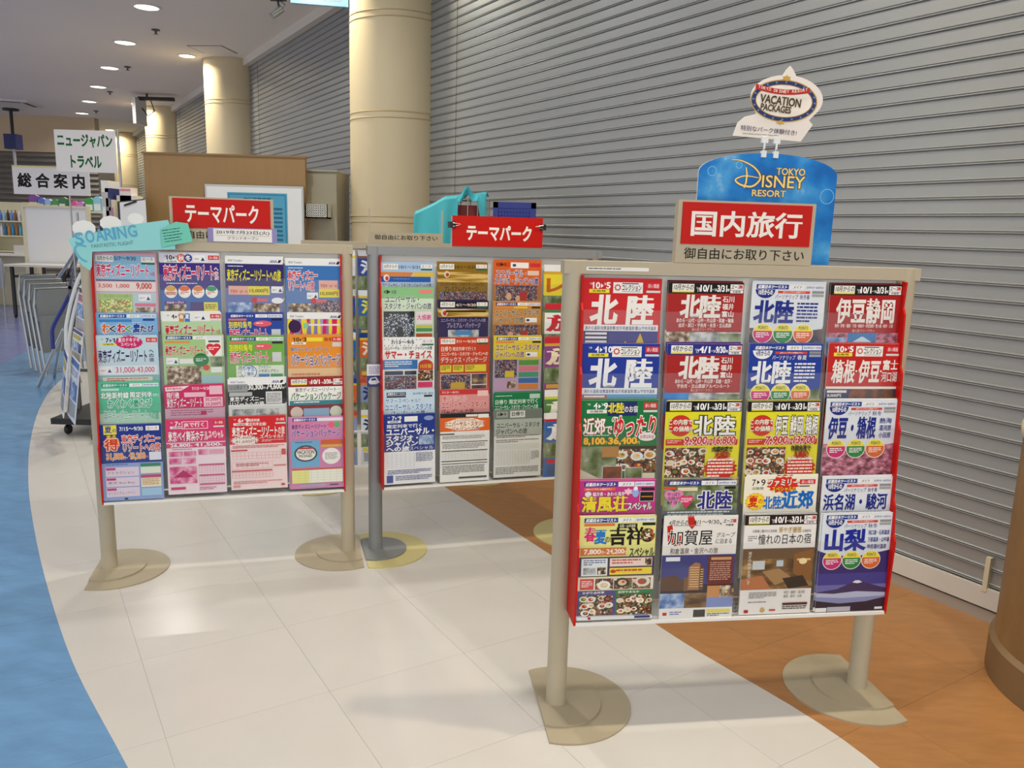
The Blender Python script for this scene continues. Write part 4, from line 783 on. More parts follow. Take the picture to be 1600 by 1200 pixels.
# ------------------------------------------------------------------ brochure racks
beige = mat('#b8ae97', .45, name='beige_steel'); beige2 = mat('#aca189', .5, noise=.04, nscale=10, name='beige_base')
greyst = mat('#8f9294', .4, metal=.2, name='grey_steel'); redp = mat('#c4170f', .42, spec=.2, name='red_panel'); whitep = mat('#e9e8e6', .5, name='white_panel')
def acryl():
    M = bpy.data.materials.new('clear_acrylic'); M.use_nodes = True; nt = M.node_tree; nt.nodes.clear()
    out = nt.nodes.new('ShaderNodeOutputMaterial'); mx = nt.nodes.new('ShaderNodeMixShader'); tr = nt.nodes.new('ShaderNodeBsdfTransparent'); gl = nt.nodes.new('ShaderNodeBsdfGlossy')
    lw = nt.nodes.new('ShaderNodeValue'); lw.outputs[0].default_value = .03
    tr.inputs[0].default_value = (.985, .988, .99, 1); gl.inputs['Roughness'].default_value = .06
    nt.links.new(lw.outputs[0], mx.inputs[0]); nt.links.new(tr.outputs[0], mx.inputs[1]); nt.links.new(gl.outputs[0], mx.inputs[2]); nt.links.new(mx.outputs[0], out.inputs[0])
    return M
ACR = acryl()
BW, BH, LEAN = .226, .312, .035
DEP = [.035+.021*i for i in range(5)]
CX = [.138, .384, .63, .876]
class Rk:
    def __init__(s, A, B):
        s.A = Vector(A); s.B = Vector(B); s.L = (s.B-s.A).length; s.d = (s.B-s.A)/s.L; s.n = Vector((s.d.y, -s.d.x)); s.rz = math.atan2(s.d.y, s.d.x)
    def z(s, u, v, dep):          # height of a point seen on the plane dep in front of the poles
        r = ray(u, v); o = s.A+s.n*dep; t = (s.n.x*o.x+s.n.y*o.y)/(s.n.x*r[0]+s.n.y*r[1]); return r[2]*t+H
    def w(s, x, dep, z): q = s.A+s.d*x+s.n*dep; return Vector((q.x, q.y, z))
def dplate(cx, sgn, R, off, z0, z1, mt, b):
    a0 = math.acos(off/R); P = []
    for k in range(33):
        a = -math.pi+a0+(2*math.pi-2*a0)*k/32
        P.append((cx+sgn*R*math.cos(a), R*math.sin(a)))
    b.prism(P, z0, z1, mt)
def make_rack(R, label, pm, bm1, bm2, tiers, side=True):
    t = thing('brochure_rack', label, 'brochure rack', (R.A.x, R.A.y, 0), R.rz, 'brochure racks')
    for sgn, x in ((1, 0), (-1, R.L)):
        p = MB().lathe([(.031, .012), (.031, 1.375)], pm, 24).build('pole', t, smooth=True); p.location = (x, 0, 0)
        b = MB(); dplate(.025*sgn, sgn, .21, .08, 0, .006, bm1, b); o = b.build('base_plate', t); o.location = (x, 0, 0)
        b = MB(); dplate(.005*sgn, sgn, .135, .06, .006, .013, bm2, b); q = b.build('inner_plate', o)
    MB().box((-.032, -.028, 1.342), (R.L+.032, .028, 1.378), pm).build('top_bar', t)
    MB().box((.02, -.006, .345), (R.L-.02, .02, 1.34), whitep).build('back_panel', t)
    MB().box((.02, -.128, .328), (R.L-.02, 0, .338), whitep).build('bottom_shelf', t)
    for x, k in ((.016, 0), (R.L-.022, 3)):
        zs = [tiers[i][k][0]-.085 if tiers[i][k] else 1.25-.16*i for i in range(5)]
        P = [(0, .33), (-.128, .33)]
        for i in (4, 3, 2, 1, 0): P += [(-DEP[i]-.016, zs[i]), (-DEP[i]-.004, zs[i]+.02)]
        P += [(-.042, 1.338), (0, 1.34)]
        MB().prism(P, x, x+.006, redp, 'x').build('side_panel', t)
    return t
POCK = {}
def slot(R, rk, tier, k, ztop, fn, base, label, group, tilt=0, back=True, xo=0):
    zb = ztop-BH*math.cos(LEAN); dep = DEP[tier]
    b = MB().box((-BW/2, -.002, 0), (BW/2, 0, BH), mat('#e6e4e0', .5))
    b.add([(-BW/2, -.00205, 0), (BW/2, -.00205, 0), (BW/2, -.00205, BH), (-BW/2, -.00205, BH)], [(0, 1, 2, 3)], mat(base, .4, spec=.2))
    o = b.build('brochure', fix=False); o.location = R.w(CX[k]+xo, dep, zb); o.rotation_euler = (-LEAN, tilt, R.rz)
    tag(o, label, 'brochure', group)
    p = Print(sx=BW, sz=BH, y=-.0021); fn(p); p.build('cover_print', o)
    if back:
        c = copy_tree(o); r = random.Random(tier*7+k); c.location = R.w(CX[k]+xo+r.uniform(-.005, .005), dep-.0035, zb+r.uniform(.001, .005)); c['label'] = 'copy behind the '+label
        c.rotation_euler = (-LEAN, tilt+r.uniform(-.006, .006), R.rz)
    # clear pocket in front of it
    hh = round(max(.12, BH-.085), 3); key = hh
    if key not in POCK:
        q = MB().box((-.121, -.002, 0), (.121, 0, hh), ACR).box((-.121, 0, 0), (-.119, .012, hh), ACR).box((.119, 0, 0), (.121, .012, hh), ACR)
        POCK[key] = q.mesh('pocket')
    o2 = link('pocket', POCK[key], rk); o2.location = (CX[k], -dep-.0055, zb); o2.rotation_euler = (-LEAN, 0, 0)
ROW = ['top', 'second', 'third', 'fourth', 'bottom']; CN = ['first', 'second', 'third', 'fourth']
def rack_full(R, name, label, pm, b1, b2, px, spec, group):
    tiers = [[None]*4 for _ in range(5)]
    for k, (x, ys) in enumerate(px):
        for i in range(5): tiers[i][k] = (R.z(x, ys[i], DEP[i]-.01),)
    t = make_rack(R, label, pm, b1, b2, tiers)
    for i in range(5):
        for k in range(4):
            e = spec[i][k]
            if not e: continue
            fn, base, col = e
            slot(R, t, i, k, tiers[i][k][0], fn, base, '%s brochure, %s slot of the %s row, %s' % (col, CN[k], ROW[i], name), group, random.uniform(-.006, .006))
    return t
def sign(t, x0, x1, z0, z1, text, zr, sub=True, dy=0, fr=None, y=-.02):
    fr = fr or beige
    f = MB().box((x0, y-.004+dy, z0), (x1, .004+dy, z1), fr).build('sign_holder', t)
    MB().box((x0+.012, y-.007+dy, zr), (x1-.012, y-.0042+dy, z1-.006), redp).build('sign_panel', f)
    p = Print(400, 175, x1-x0, z1-z0, y=y-.0075+dy); a = (z1-zr)/(z1-z0)*175
    n = len(text); hh = a*.56
    p.T(200, a*.24, hh, text, '#f4efe9', 280 if n > 4 else 320, .025, al='c')
    if sub: p.y = y-.0045+dy; p.T(200, a+10, 175-a-22, '御自由にお取り下さい', '#26221c', 352, .01, al='c')
    o = p.build('lettering', f); o.location = ((x0+x1)/2, 0, z0)
RF = Rk((.165, 2.281), (1.168, 2.422)); RL = Rk((-1.68, 3.175), (-.725, 3.438)); RM = Rk((-.604, 3.461), (.36, 3.755))
CXL = lambda R: [R.L*q for q in (.136, .381, .627, .868)]
gF, gL, gM = 'brochures on the front rack', 'brochures on the left rack', 'brochures on the middle rack'
CX = CXL(RF)
tF = rack_full(RF, 'front rack', 'beige steel brochure rack with red sides nearest the camera', beige, beige2, beige2,
    [(970, (437, 537, 625, 750, 806)), (1105, (441, 537, 626, 748, 807)), (1228, (442, 537, 626, 744, 803)), (1352, (444, 537, 625, 745, 801))],
    [[(f11, '#cf2026', 'bright red'), (f12, '#a8201e', 'dark red black-banded'), (f13, '#dfe6ef', 'white and navy'), (f14, '#a51c1e', 'dark red black-banded')],
     [(f21, '#1b379e', 'royal blue'), (f22, '#a8201e', 'dark red blue-banded'), (f23, '#1c3c9e', 'royal blue'), (f24, '#c4221e', 'red autumn-photo')],
     [(f31, '#15793f', 'green food-photo'), (f32, '#e8e22c', 'yellow'), (f33, '#e8e22c', 'yellow'), (f34, '#dfe6ef', 'white pink-blossom')],
     [(f41, '#c9378a', 'magenta'), (f42, '#333', 'dark photo'), (f43, '#f3efdc', 'cream summer'), (f44, '#e2e8f0', 'white and navy')],
     [(f51, '#e6e48c', 'yellow-green food-photo'), (f52, '#eceae6', 'white hotel-photo'), (f53, '#eeedeb', 'white lounge-photo'), (f54, '#2c2270', 'white and purple mountain-photo')]], gF)
sign(tF, .287, .697, 1.379, 1.554, '国内旅行', 1.432)
CX = CXL(RL)
tL = rack_full(RL, 'left rack', 'beige steel brochure rack with pink brochures at the left', beige, beige2, beige2,
    [(197, (396, 489, 525, 597, 663)), (300, (396, 488, 523, 601, 655)), (400, (402, 489, 525, 591, 650)), (497, (405, 489, 524, 590, 651))],
    [[(l11, '#e2a8bc', 'pink and pale blue'), (l12, '#3a2a86', 'purple'), (l13, '#2e2670', 'dark violet yellow-titled'), (l14, '#3a74bc', 'blue red-titled')],
     [(l21, '#7eb4e4', 'sky blue'), (l22, '#b8d8a8', 'pale green'), (l23, '#2a48a4', 'navy'), (l24, '#c9417c', 'striped party-coloured')],
     [(l31, '#c2dbe8', 'pale blue'), (l32, '#a8cc8c', 'light green heart-marked'), (l33, '#72b04a', 'grass green'), (l34, '#e8922c', 'orange')],
     [(l41, '#5cc09c', 'mint green'), (l42, '#cf2f66', 'deep pink'), (l43, '#2a2c2e', 'black and white'), (l44, '#8c2028', 'maroon and white')],
     [(l51, '#26388c', 'navy and lilac'), (l52, '#d83c70', 'pink and white'), (l53, '#d4282e', 'red and white'), (l54, '#cf86b4', 'lilac pink')]], gL)
sign(tL, .309, .704, 1.379, 1.554, 'テーマパーク', 1.432)
CX = CXL(RM)
Y4 = [side('#e8d83c', '#eef0f0', 'レゴ', '#c8641c', '#d8a83c'), side('#eef0f2', '#c8303c', '旅', '#c8303c', '#3c8a5a'), side('#8c4a8c', '#c8303c', '旅', '#f2e6c8', '#d8a83c'), side('#5a8a4c', '#eef0f0', '旅', '#f2f2e6', '#c8d84c'), side('#3c6cb0', '#eef0f0', '旅', '#f2f2f6', '#c8303c')]
tM = rack_full(RM, 'middle rack', 'grey-poled brochure rack with red sides in the middle', greyst, mat('#c8be86', .5, name='pale_yellow_base'), mat('#7f8284', .5, name='grey_base'),
    [(657, (411, 449, 528, 609, 646)), (737, (411, 470, 527, 608, 645)), (812, (408, 471, 525, 613, 640)), (880, (415, 475, 527, 610, 645))],
    [[(m11, '#a8c4e4', 'pale blue'), (m12, '#8c6a1e', 'gold'), (m13, '#d8642a', 'orange crowd-photo'), (Y4[0], '#e8d83c', 'yellow')],
     [(m21, '#cfe4cc', 'pale green'), (m22, '#2c2458', 'purple and gold'), (m23, '#c88a44', 'tan crowd-photo'), (Y4[1], '#eef0f2', 'white red-titled')],
     [(m31, '#eef2f4', 'white polka-dotted'), (m32, '#c8442a', 'red'), (m33, '#dcc83c', 'yellow and lilac'), (Y4[2], '#8c4a8c', 'plum')],
     [(m41, '#c4dcf0', 'light blue'), (m42, '#dc9898', 'salmon pink'), (m43, '#1f7c50', 'green and grey'), (Y4[3], '#5a8a4c', 'green')],
     [(m51, '#223a90', 'navy and white'), (m52, '#e0682c', 'orange and white'), (m53, '#6f7c74', 'grey-green'), (Y4[4], '#3c6cb0', 'blue')]], gM)
# red sign clipped over the middle rack
f = MB().box((.334, -.02, 1.376), (.747, .004, 1.514), mat('#c9c5bc', .5)).build('sign_holder', tM)
MB().box((.334, -.027, 1.385), (.747, -.0205, 1.516), redp).build('sign_panel', f)
p = Print(400, 131, .413, .131, y=-.0275); p.T(205, 40, 62, 'テーマパーク', '#f4efe9', 285, .035, al='c'); o = p.build('lettering', f); o.location = (.5405, 0, 1.385)
for x in (.334, .747):
    MB().box((x-.014, -.034, 1.463), (x+.014, .008, 1.489), mat('#16161a', .35)).tube([(x, -.034, 1.484), (x+(.04 if x < .5 else -.04), -.037, 1.479), (x, -.034, 1.468)], .0012, mat('#c8c8c8', .25, metal=.9), 6).build('binder_clip', f)

# rack standing behind, seen through the gap
RB = Rk((-1.13, 4.39), (-.16, 4.66)); CX = CXL(RB)
okb = [side('#e6ecf4', '#eef0f0', '沖縄', '#24407c', '#e8d83c'), side('#2a48a4', '#c8cfd8', '沖縄', '#e6ecf4', '#8c5a3c'), side('#2a6cb8', '#e6ecf4', '沖縄', '#f0e63c', '#e8c83c'), side('#e0682c', '#26408c', '沖縄', '#f6ecd8', '#d8c84c'), side('#8fa4d0', '#c8503c', '沖縄', '#26306e', '#e08a4c')]
tB = rack_full(RB, 'rear rack', 'beige brochure rack standing behind, seen through the gap', beige, mat('#c8be86', .5), beige2,
    [(610, (393, 455, 520, 590, 640))]*4,
    [[(okb[i], b_, c_), (okb[(i+1) % 5], '#dfe6ef', 'pale '+c_), (okb[(i+2) % 5], '#dfe6ef', 'mixed '+c_), (okb[(i+3) % 5], '#dfe6ef', 'light '+c_)] for i, (b_, c_) in enumerate((('#e6ecf4', 'white island'), ('#2a48a4', 'navy island'), ('#2a6cb8', 'blue island'), ('#e0682c', 'orange island'), ('#8fa4d0', 'lilac island')))], 'brochures on the rear rack')
f = MB().box((.33, -.02, 1.379), (.74, .0, 1.432), beige).box((.33, -.012, 1.432), (.338, -.004, 1.56), beige).box((.732, -.012, 1.432), (.74, -.004, 1.56), beige).build('sign_holder', tB)
p = Print(410, 53, .41, .053, y=-.0205); p.T(205, 14, 26, '御自由にお取り下さい', '#26221c', 350, .01, al='c'); o = p.build('lettering', f); o.location = (.535, 0, 1.379)

# small notice strip on the front rack's top bar
o = MB().box((-.09, -.0008, -.005), (.09, 0, .005), mat('#eeeeea', .5)).build('notice_strip', loc=RF.w(.12, .0285, 1.357), rz=RF.rz); tag(o, 'thin white paper strip taped to the front rack top bar', 'notice')
p = Print(180, 10, .18, .01, y=-.001); p.lines(6, 3, 168, 5, 1, '#333'); q = p.build('small_print', o); q.location = (0, 0, -.005)

# ------------------------------------------------------------------ cut-out boards behind the front sign
def board_outline(P, th, mt, name, loc, rz):
    return MB().prism(P, -th/2, th/2, mt, 'y').build(name, loc=loc, rz=rz)
arc = [(-.213, 0), (.213, 0), (.213, .258)]+[(.213*math.cos(a), .258+.058*math.sin(a)) for a in [math.pi*k/20 for k in range(1, 20)]]+[(-.213, .258)]
bd = board_outline(arc, .006, mat('#d8dce0', .5), 'display_board', RF.w(.578, -.05, 1.38), RF.rz); tag(bd, 'sky-blue arched resort advertising board behind the red sign', 'display board')
p = Print(426, 320, .426, .32, y=-.0032)
p.P([(213+x*1000, 320-z*1000) for x, z in arc], PH['sky']())
for cx, cy, r in ((40, 60, 14), (120, 40, 10), (400, 120, 22), (330, 170, 15)): p.ring(cx, cy, r, r, 2, '#7cc0ea')
G1, G2 = '#f0d68a', '#5a3a10'
def swoosh(pts, wd, c):
    n = len(pts); L = []; Rr = []
    for i in range(n):
        a = pts[max(i-1, 0)]; b_ = pts[min(i+1, n-1)]; dx, dy = b_[0]-a[0], b_[1]-a[1]; l = math.hypot(dx, dy) or 1; ww = wd*(.35+.65*math.sin(math.pi*min(1, (i+.5)/n)))
        L.append((pts[i][0]-dy/l*ww, pts[i][1]+dx/l*ww)); Rr.append((pts[i][0]+dy/l*ww, pts[i][1]-dx/l*ww))
    vs = [p.p(*q) for q in L+Rr]; p.b.add(vs, [(i, i+1, n+i+1, n+i) for i in range(n-1)], p.mt(c)); p.L += 1
dcur = curve_pts([(98, 26), (128, 28), (168, 46), (188, 74), (166, 98), (132, 96), (112, 82), (140, 70), (184, 74)], 6)
stem = [(142, 46), (146, 66), (145, 88), (140, 104)]
for wd, c in ((4.6, G2), (2.8, G1)): swoosh(dcur, wd, c); swoosh(stem, wd, c)
for t_, x, y, h_, ww in (('TOKYO', 236, 44, 19, 88), ('RESORT', 166, 108, 18, 104)): p.T(x, y, h_, t_, G1, ww, .02, G2, .06)
p.T(194, 66, 34, 'ISNEY', G1, 132, .01, G2, .05)
p.build('board_print', bd)
vc = [(-.163, .0), (.09, -.005), (.128, .062), (.112, .078)]
vc += [(.022+.134*math.cos(a), .153+.088*math.sin(a)) for a in [math.radians(-38+k*9) for k in range(1, 14)]]
vc += [(.034, .262), (.022, .276), (.01, .262)]+[(.022+.134*math.cos(a), .153+.088*math.sin(a)) for a in [math.radians(100+k*9) for k in range(0, 13)]]
vc += [(-.085, .088), (-.125, .075), (-.15, .05)]
vb = board_outline(vc, .004, mat('#e8e2dc', .5), 'cutout_sign', RF.w(.594, -.05, 1.738), RF.rz); tag(vb, 'white oval-topped cut-out sign clipped above the blue board', 'sign')
vb.rotation_euler = (0, .02, RF.rz); vb.scale = (.82, 1, .73)
p = Print(300, 290, .3, .29, y=-.0022)
ex, ey = 172, 137
p.E(ex, ey, 122, 78, '#2a3a70', 40); p.ring(ex, ey, 124, 80, 4, '#c09a4a', 40); p.E(ex, ey, 106, 62, '#c09a4a', 40); p.E(ex, ey, 103, 59, '#efe8e0', 40)
for k in range(20):
    a = 2*math.pi*k/20; p.E(ex+114*math.cos(a), ey+70*math.sin(a), 4, 4, '#6a86a8', 8)
p.burst(ex, 52, 18, 12, '#c8a04a', 6, .6); p.burst(ex-6, 218, 18, 10, '#c8a04a', 6, .6)
rib_ = [(62+i*20, 78+16*math.sin(math.pi*(i+.5)/11)) for i in range(11)]
p.b.add([p.p(x, y) for x, y in rib_]+[p.p(x, y+20) for x, y in rib_], [(i, i+1, 12+i, 11+i) for i in range(10)], p.mt('#b8302c')); p.L += 1
for i, ch in enumerate('TOKYO DISNEY RESORT'):
    if ch != ' ': p.T(72+i*9.6, 81.5+15*math.sin(math.pi*(i+1.2)/20), 11, ch, '#f6ece2', 7.4 if ch != 'I' else 2.2, .012)
p.T(84, 118, 30, 'VACATION', '#3a3428', 150, .02, '#b8a890', .05, rot=.06); p.T(88, 152, 24, 'PACKAGES', '#3a3428', 112, .02, '#b8a890', .05, rot=.06)
p.T(22, 238, 20, '特別なパーク体験付き!', '#3a3c66', 208, .005, rot=.03); p.lines(30, 268, 190, 5, 1, '#777')
o = p.build('sign_print', vb); o.location = (-.01, 0, -.01)
for x in (-.045, .0):
    c = MB().tube([(x, -.004, -.06), (x, -.004, -.015)], .004, mat('#dfe6ea', .2)).box((x-.009, -.008, -.075), (x+.009, .004, -.05), mat('#dfe6ea', .2)).box((x-.012, -.006, -.02), (x+.012, .003, .004), mat('#dfe6ea', .2)).tube([(x, -.009, -.045), (x, .004, -.045)], .003, mat('#888', .3, metal=.8)).build('clip', vb)

# ------------------------------------------------------------------ papers on the left rack
so = [(-.04, .105), (.04, .125), (.15, .155), (.32, .18), (.325, .165), (.34, .1), (.34, .066), (.04, .056), (.034, .0), (.026, -.016), (.0, .005), (-.025, .06)]
po = board_outline(so, .0016, mat('#8fd6d8', .5, name='turquoise_paper'), 'poster', RL.w(-.01, .06, 1.275), RL.rz); tag(po, 'turquoise hand-lettered paper poster taped to the left rack corner', 'poster')
po.rotation_euler = (0, -.02, RL.rz)
p = Print(400, 220, .4, .22, y=-.001)
for t_, x, y in (('S', 26, 74), ('O', 64, 66), ('A', 100, 60), ('R', 132, 56), ('I', 162, 52), ('N', 178, 50), ('G', 216, 44)): p.T(x, y, 44, t_, '#5aa8cc', 30 if t_ != 'I' else 8, .005, '#78c0dc', .03, rot=-.12)
p.T(84, 116, 14, 'FANTASTIC FLIGHT', '#5c8a94', 150, -.005, rot=-.1)
def sw2(pts, wd, c):
    n = len(pts); L = []; Q = []
    for i in range(n):
        a = pts[max(i-1, 0)]; b_ = pts[min(i+1, n-1)]; dx, dy = b_[0]-a[0], b_[1]-a[1]; l = math.hypot(dx, dy) or 1
        L.append((pts[i][0]-dy/l*wd, pts[i][1]+dx/l*wd)); Q.append((pts[i][0]+dy/l*wd, pts[i][1]-dx/l*wd))
    p.b.add([p.p(*q) for q in L+Q], [(i, i+1, n+i+1, n+i) for i in range(n-1)], p.mt(c)); p.L += 1
sw2(curve_pts([(66, 124), (40, 118), (26, 130), (30, 150), (46, 172), (64, 182)], 5), 3, '#5fb0d0')
o = p.build('lettering', po); o.location = (.155, 0, -.02)
nt_ = board_outline([(-.055, -.05), (.06, -.025), (.045, .045), (.0, .05), (-.055, .02)], .0012, mat('#6fcdb8', .5), 'note_card', RL.w(.335, .064, 1.405), RL.rz); tag(nt_, 'mint green handwritten note overlapping the turquoise poster', 'note')
p = Print(110, 100, .11, .1, y=-.0008)
for i in range(5): p.lines(14, 26+i*11, 84-i*4, 6, 1, '#2a4a4a')
o = p.build('handwriting', nt_); o.location = (.002, 0, -.05); o.rotation_euler = (0, -.18, 0)
for i, (x, z, r, ds) in enumerate(((.005, 1.42, .034, 'left end'), (.1, 1.442, .032, 'middle'), (.19, 1.462, .024, 'right end'))):
    P = []
    for k in range(36):
        a = 2*math.pi*k/36; rr = r*(1+.07*abs(math.sin(a*5))); P.append((rr*1.15*math.cos(a), rr*.85*math.sin(a)))
    o = board_outline(P, .0012, mat('#e9ecea', .5), 'paper_cloud', RL.w(x, .057, z), RL.rz); tag(o, 'white scalloped paper cloud at the %s of the turquoise poster' % ds, 'paper cloud', 'paper clouds on the poster')
dl = MB().box((-.133, -.001, 0), (.133, 0, .056), mat('#8f88c0', .5)).box((-.113, -.0016, .002), (.113, -.001, .053), mat('#eceae6', .5)).build('date_label', loc=RL.w(.583, .03, 1.38), rz=RL.rz); tag(dl, 'white date label with lilac edges below the left red sign', 'label card')
p = Print(226, 51, .226, .051, y=-.0018); p.T(113, 6, 17, '2019年7月23日(火)', '#2a2a2a', 206, .01, al='c'); p.R(10, 26, 206, 1, '#888'); p.T(113, 30, 13, 'グランドオープン', '#333', 120, .0, al='c'); o = p.build('lettering', dl); o.location = (0, 0, .002)
# leaflet holder on the grey pole
lh = MB().box((-.055, -.03, 0), (.055, -.028, .05), ACR).box((-.055, -.004, 0), (.055, -.002, .105), ACR).box((-.055, -.03, 0), (.055, -.002, .002), ACR).build('leaflet_holder', loc=RM.w(.01, .035, .77), rz=RM.rz); tag(lh, 'clear leaflet holder strapped to the grey rack pole', 'leaflet holder')
lf = MB().box((-.05, -.001, 0), (.05, 0, .1), mat('#e2e4f0', .4)).build('leaflet', loc=RM.w(.01, .043, .773), rz=RM.rz); tag(lf, 'white leaflet with a blue train picture in the pole holder', 'leaflet')
p = Print(100, 100, .1, .1, y=-.0012); p.lines(8, 10, 84, 34, 5, '#8a90b0'); p.R(0, 50, 100, 50, '#2a3c7c'); p.P([(6, 78), (16, 60), (40, 56), (56, 80), (40, 88), (14, 88)], '#e8ecf2'); p.P([(18, 64), (36, 60), (42, 70), (20, 72)], '#26306a'); p.R(60, 66, 36, 14, '#8a94a0'); p.build('leaflet_print', lf)

# ------------------------------------------------------------------ behind the racks
def vbox(name, u0, v0, u1, v1, Y, dep, mt, parent=None, origin=None):
    a = pt(u0, v1, Y); b = pt(u1, v0, Y)
    o = origin or Vector((0, 0, 0))
    return MB().box((a.x-o.x, Y-o.y, a.z-o.z), (b.x-o.x, Y+dep-o.y, b.z-o.z), mt).build(name, parent)
# brown partition with a framed notice, grey locker with a plastic basket
q = pt(350, 240, 7.0); pb = thing('partition', 'tan wood-grain office partition behind the left rack', 'partition', (q.x, 7.0, 0))
MB().box((-.685, 0, .06), (.685, .05, 2.02), mat('#9c7c50', .55, noise=.06, nscale=3, stretch=(5, 5, .4), name='tan_veneer')).build('panel', pb)
MB().box((-.7, -.01, 2.02), (.7, .06, 2.035), mat('#8f7048', .5)).build('cap_rail', pb)
for x in (-.6, .6): MB().box((x-.04, -.08, 0), (x+.04, .1, .06), mat('#777')).build('foot', pb)
a = pt(325, 372, 6.97); b = pt(475, 292, 6.97)
wb = MB().box((a.x, 6.945, .9), (b.x, 6.975, b.z), mat('#b8bab8', .35, metal=.5)).build('framed_notice'); tag(wb, 'white framed noticeboard holding a blue certificate on the partition', 'noticeboard')
MB().box((a.x+.015, 6.942, .915), (b.x-.015, 6.9455, b.z-.018), mat('#e6e8e8', .15)).build('board_surface', wb)
c0 = pt(355, 300, 6.94); c1 = pt(450, 372, 6.94)
ce = MB().box((c0.x, 6.938, .95), (c1.x, 6.9415, c0.z), mat('#3f9cc0', .2)).build('certificate', wb)
p = Print(500, 500, c1.x-c0.x, .55, y=6.9375); p.grid(14, 14, 472, 472, 1, 1, '#2a6c94', 5); p.T(250, 36, 34, '旅行業登録票', '#1c3a5c', 230, .02, al='c'); p.lines(40, 110, 420, 300, 9, '#2a6484'); o = p.build('lettering', wb); o.location = ((c0.x+c1.x)/2, 0, c0.z-.55)
q = pt(500, 268, 7.15); lk = thing('locker', 'grey-beige steel cabinet beside the tan partition', 'cabinet', (q.x, 7.15, 0))
lm = mat('#a09a84', .45)
MB().box((-.15, 0, .05), (.15, .5, q.z), lm).build('body', lk); MB().box((-.145, -.015, .07), (.145, -.001, 1.3), lm).build('door', lk); MB().box((-.155, -.02, q.z), (.155, .5, q.z+.012), mat('#b0aa94', .45)).build('top_plate', lk); MB().box((-.145, -.015, 1.32), (.145, -.001, q.z-.02), lm).build('upper_door', lk); MB().box((-.15, .0, 0), (.15, .5, .05), mat('#444')).build('plinth', lk)
a = pt(478, 341, 7.1); b = pt(516, 320, 7.1)
bk = MB()
wm = mat('#dfe0dc', .45); bk.box((a.x, 7.0, a.z), (b.x, 7.13, a.z+.012), wm).box((a.x, 7.0, a.z), (a.x+.008, 7.13, b.z), wm).box((b.x-.008, 7.0, a.z), (b.x, 7.13, b.z), wm)
for i in range(6):
    z0 = a.z+i*(b.z-a.z)/6; bk.box((a.x, 7.0, z0), (b.x, 7.004, z0+.011), wm)
for i in range(12):
    x0 = a.x+i*(b.x-a.x)/11.5; bk.box((x0, 7.0, a.z), (x0+.009, 7.004, b.z), wm)
o = bk.build('wall_basket'); tag(o, 'small white perforated basket fixed to the grey cabinet', 'basket')

# wire cart under a turquoise cloth, blue crate beside it
q = pt(700, 340, 5.35); cart = thing('wire_cart', 'wire mesh display cart with a red box inside under turquoise cloth', 'cart', (q.x, 5.35, 0))
wire = mat('#b8b4a8', .35, metal=.7); zt = pt(735, 306, 5.35).z
x0, x1 = pt(699, 340, 5.35).x-q.x, pt(762, 340, 5.35).x-q.x
fr_ = MB()
for x in np.linspace(x0, x1, 5): fr_.tube([(x, 0, .15), (x, 0, zt-.02)], .004, wire, 6).tube([(x, .3, .15), (x, .3, zt-.02)], .004, wire, 6)
for z in np.linspace(.15, zt-.02, 12): fr_.tube([(x0, 0, z), (x1, 0, z), (x1, .3, z), (x0, .3, z), (x0, 0, z)], .003, wire, 6)
fr_.build('wire_frame', cart)
MB().box((x0+.02, .012, .5), (x1-.03, .26, zt-.06), mat('#8a1c1c', .5)).build('red_box', cart)
for x in (x0, x1):
    for y in (0, .3): MB().lathe([(.03, -.012), (.035, 0), (.03, .012)], mat('#222'), 16).build('caster', cart).matrix_local = Matrix.Translation((x, y, .036)) @ Matrix.Rotation(math.pi/2, 4, 'Y')
# cloth: folds hanging over the left two thirds of the cart
NXc, NZc = 34, 26; vs = []; fs = []
top = lambda u: pt(648+u*112, (330-22*min(1, u*2.4)-12*max(0, u-.3)+(-14*math.exp(-((u-.72)/.05)**2))), 5.3).z
for j in range(NZc):
    for i in range(NXc):
        u = i/(NXc-1); v = j/(NZc-1); X = pt(648+u*112, 340, 5.3).x-q.x; zt_ = top(u)
        open_ = max(0, min(1, (u-.58)/.06)); drop = .55 if u < .58 else .055+.10*max(0, (u-.88)/.12)*4
        z = zt_-v*drop; y = -.07+.035*math.sin(u*26+v*1.5)*v+.02*math.sin(u*11)+.12*(1-v)**3*0
        if j == 0: y += .05
        X += -.05*v*max(0, .5-u)
        vs.append((X, y, z))
for j in range(NZc-1):
    for i in range(NXc-1): fs.append((j*NXc+i, j*NXc+i+1, (j+1)*NXc+i+1, (j+1)*NXc+i))
k = len(vs)
for i in range(NXc):
    u = i/(NXc-1); vs.append((vs[i][0], .36, top(u)-.01))
fs += [(i, i+1, k+i+1, k+i) for i in range(NXc-1)]
cl = MB().add(vs, fs, mat('#4cbcc8', .75, name='turquoise_cloth')).build('cover_cloth', smooth=True, loc=(q.x, 5.35, 0)); tag(cl, 'turquoise cloth draped over the wire cart', 'cloth')
md = cl.modifiers.new('t', 'SOLIDIFY'); md.thickness = .003
a = pt(770, 345, 4.95); b = pt(838, 317, 4.95)
tr = thing('trolley', 'wheeled trolley carrying a dark blue crate behind the middle rack', 'trolley', ((a.x+b.x)/2, 4.95, 0))
w2 = (b.x-a.x)/2
bp_ = mat('#26348c', .45); cr = MB()
zc0, zc1 = b.z-.2, b.z
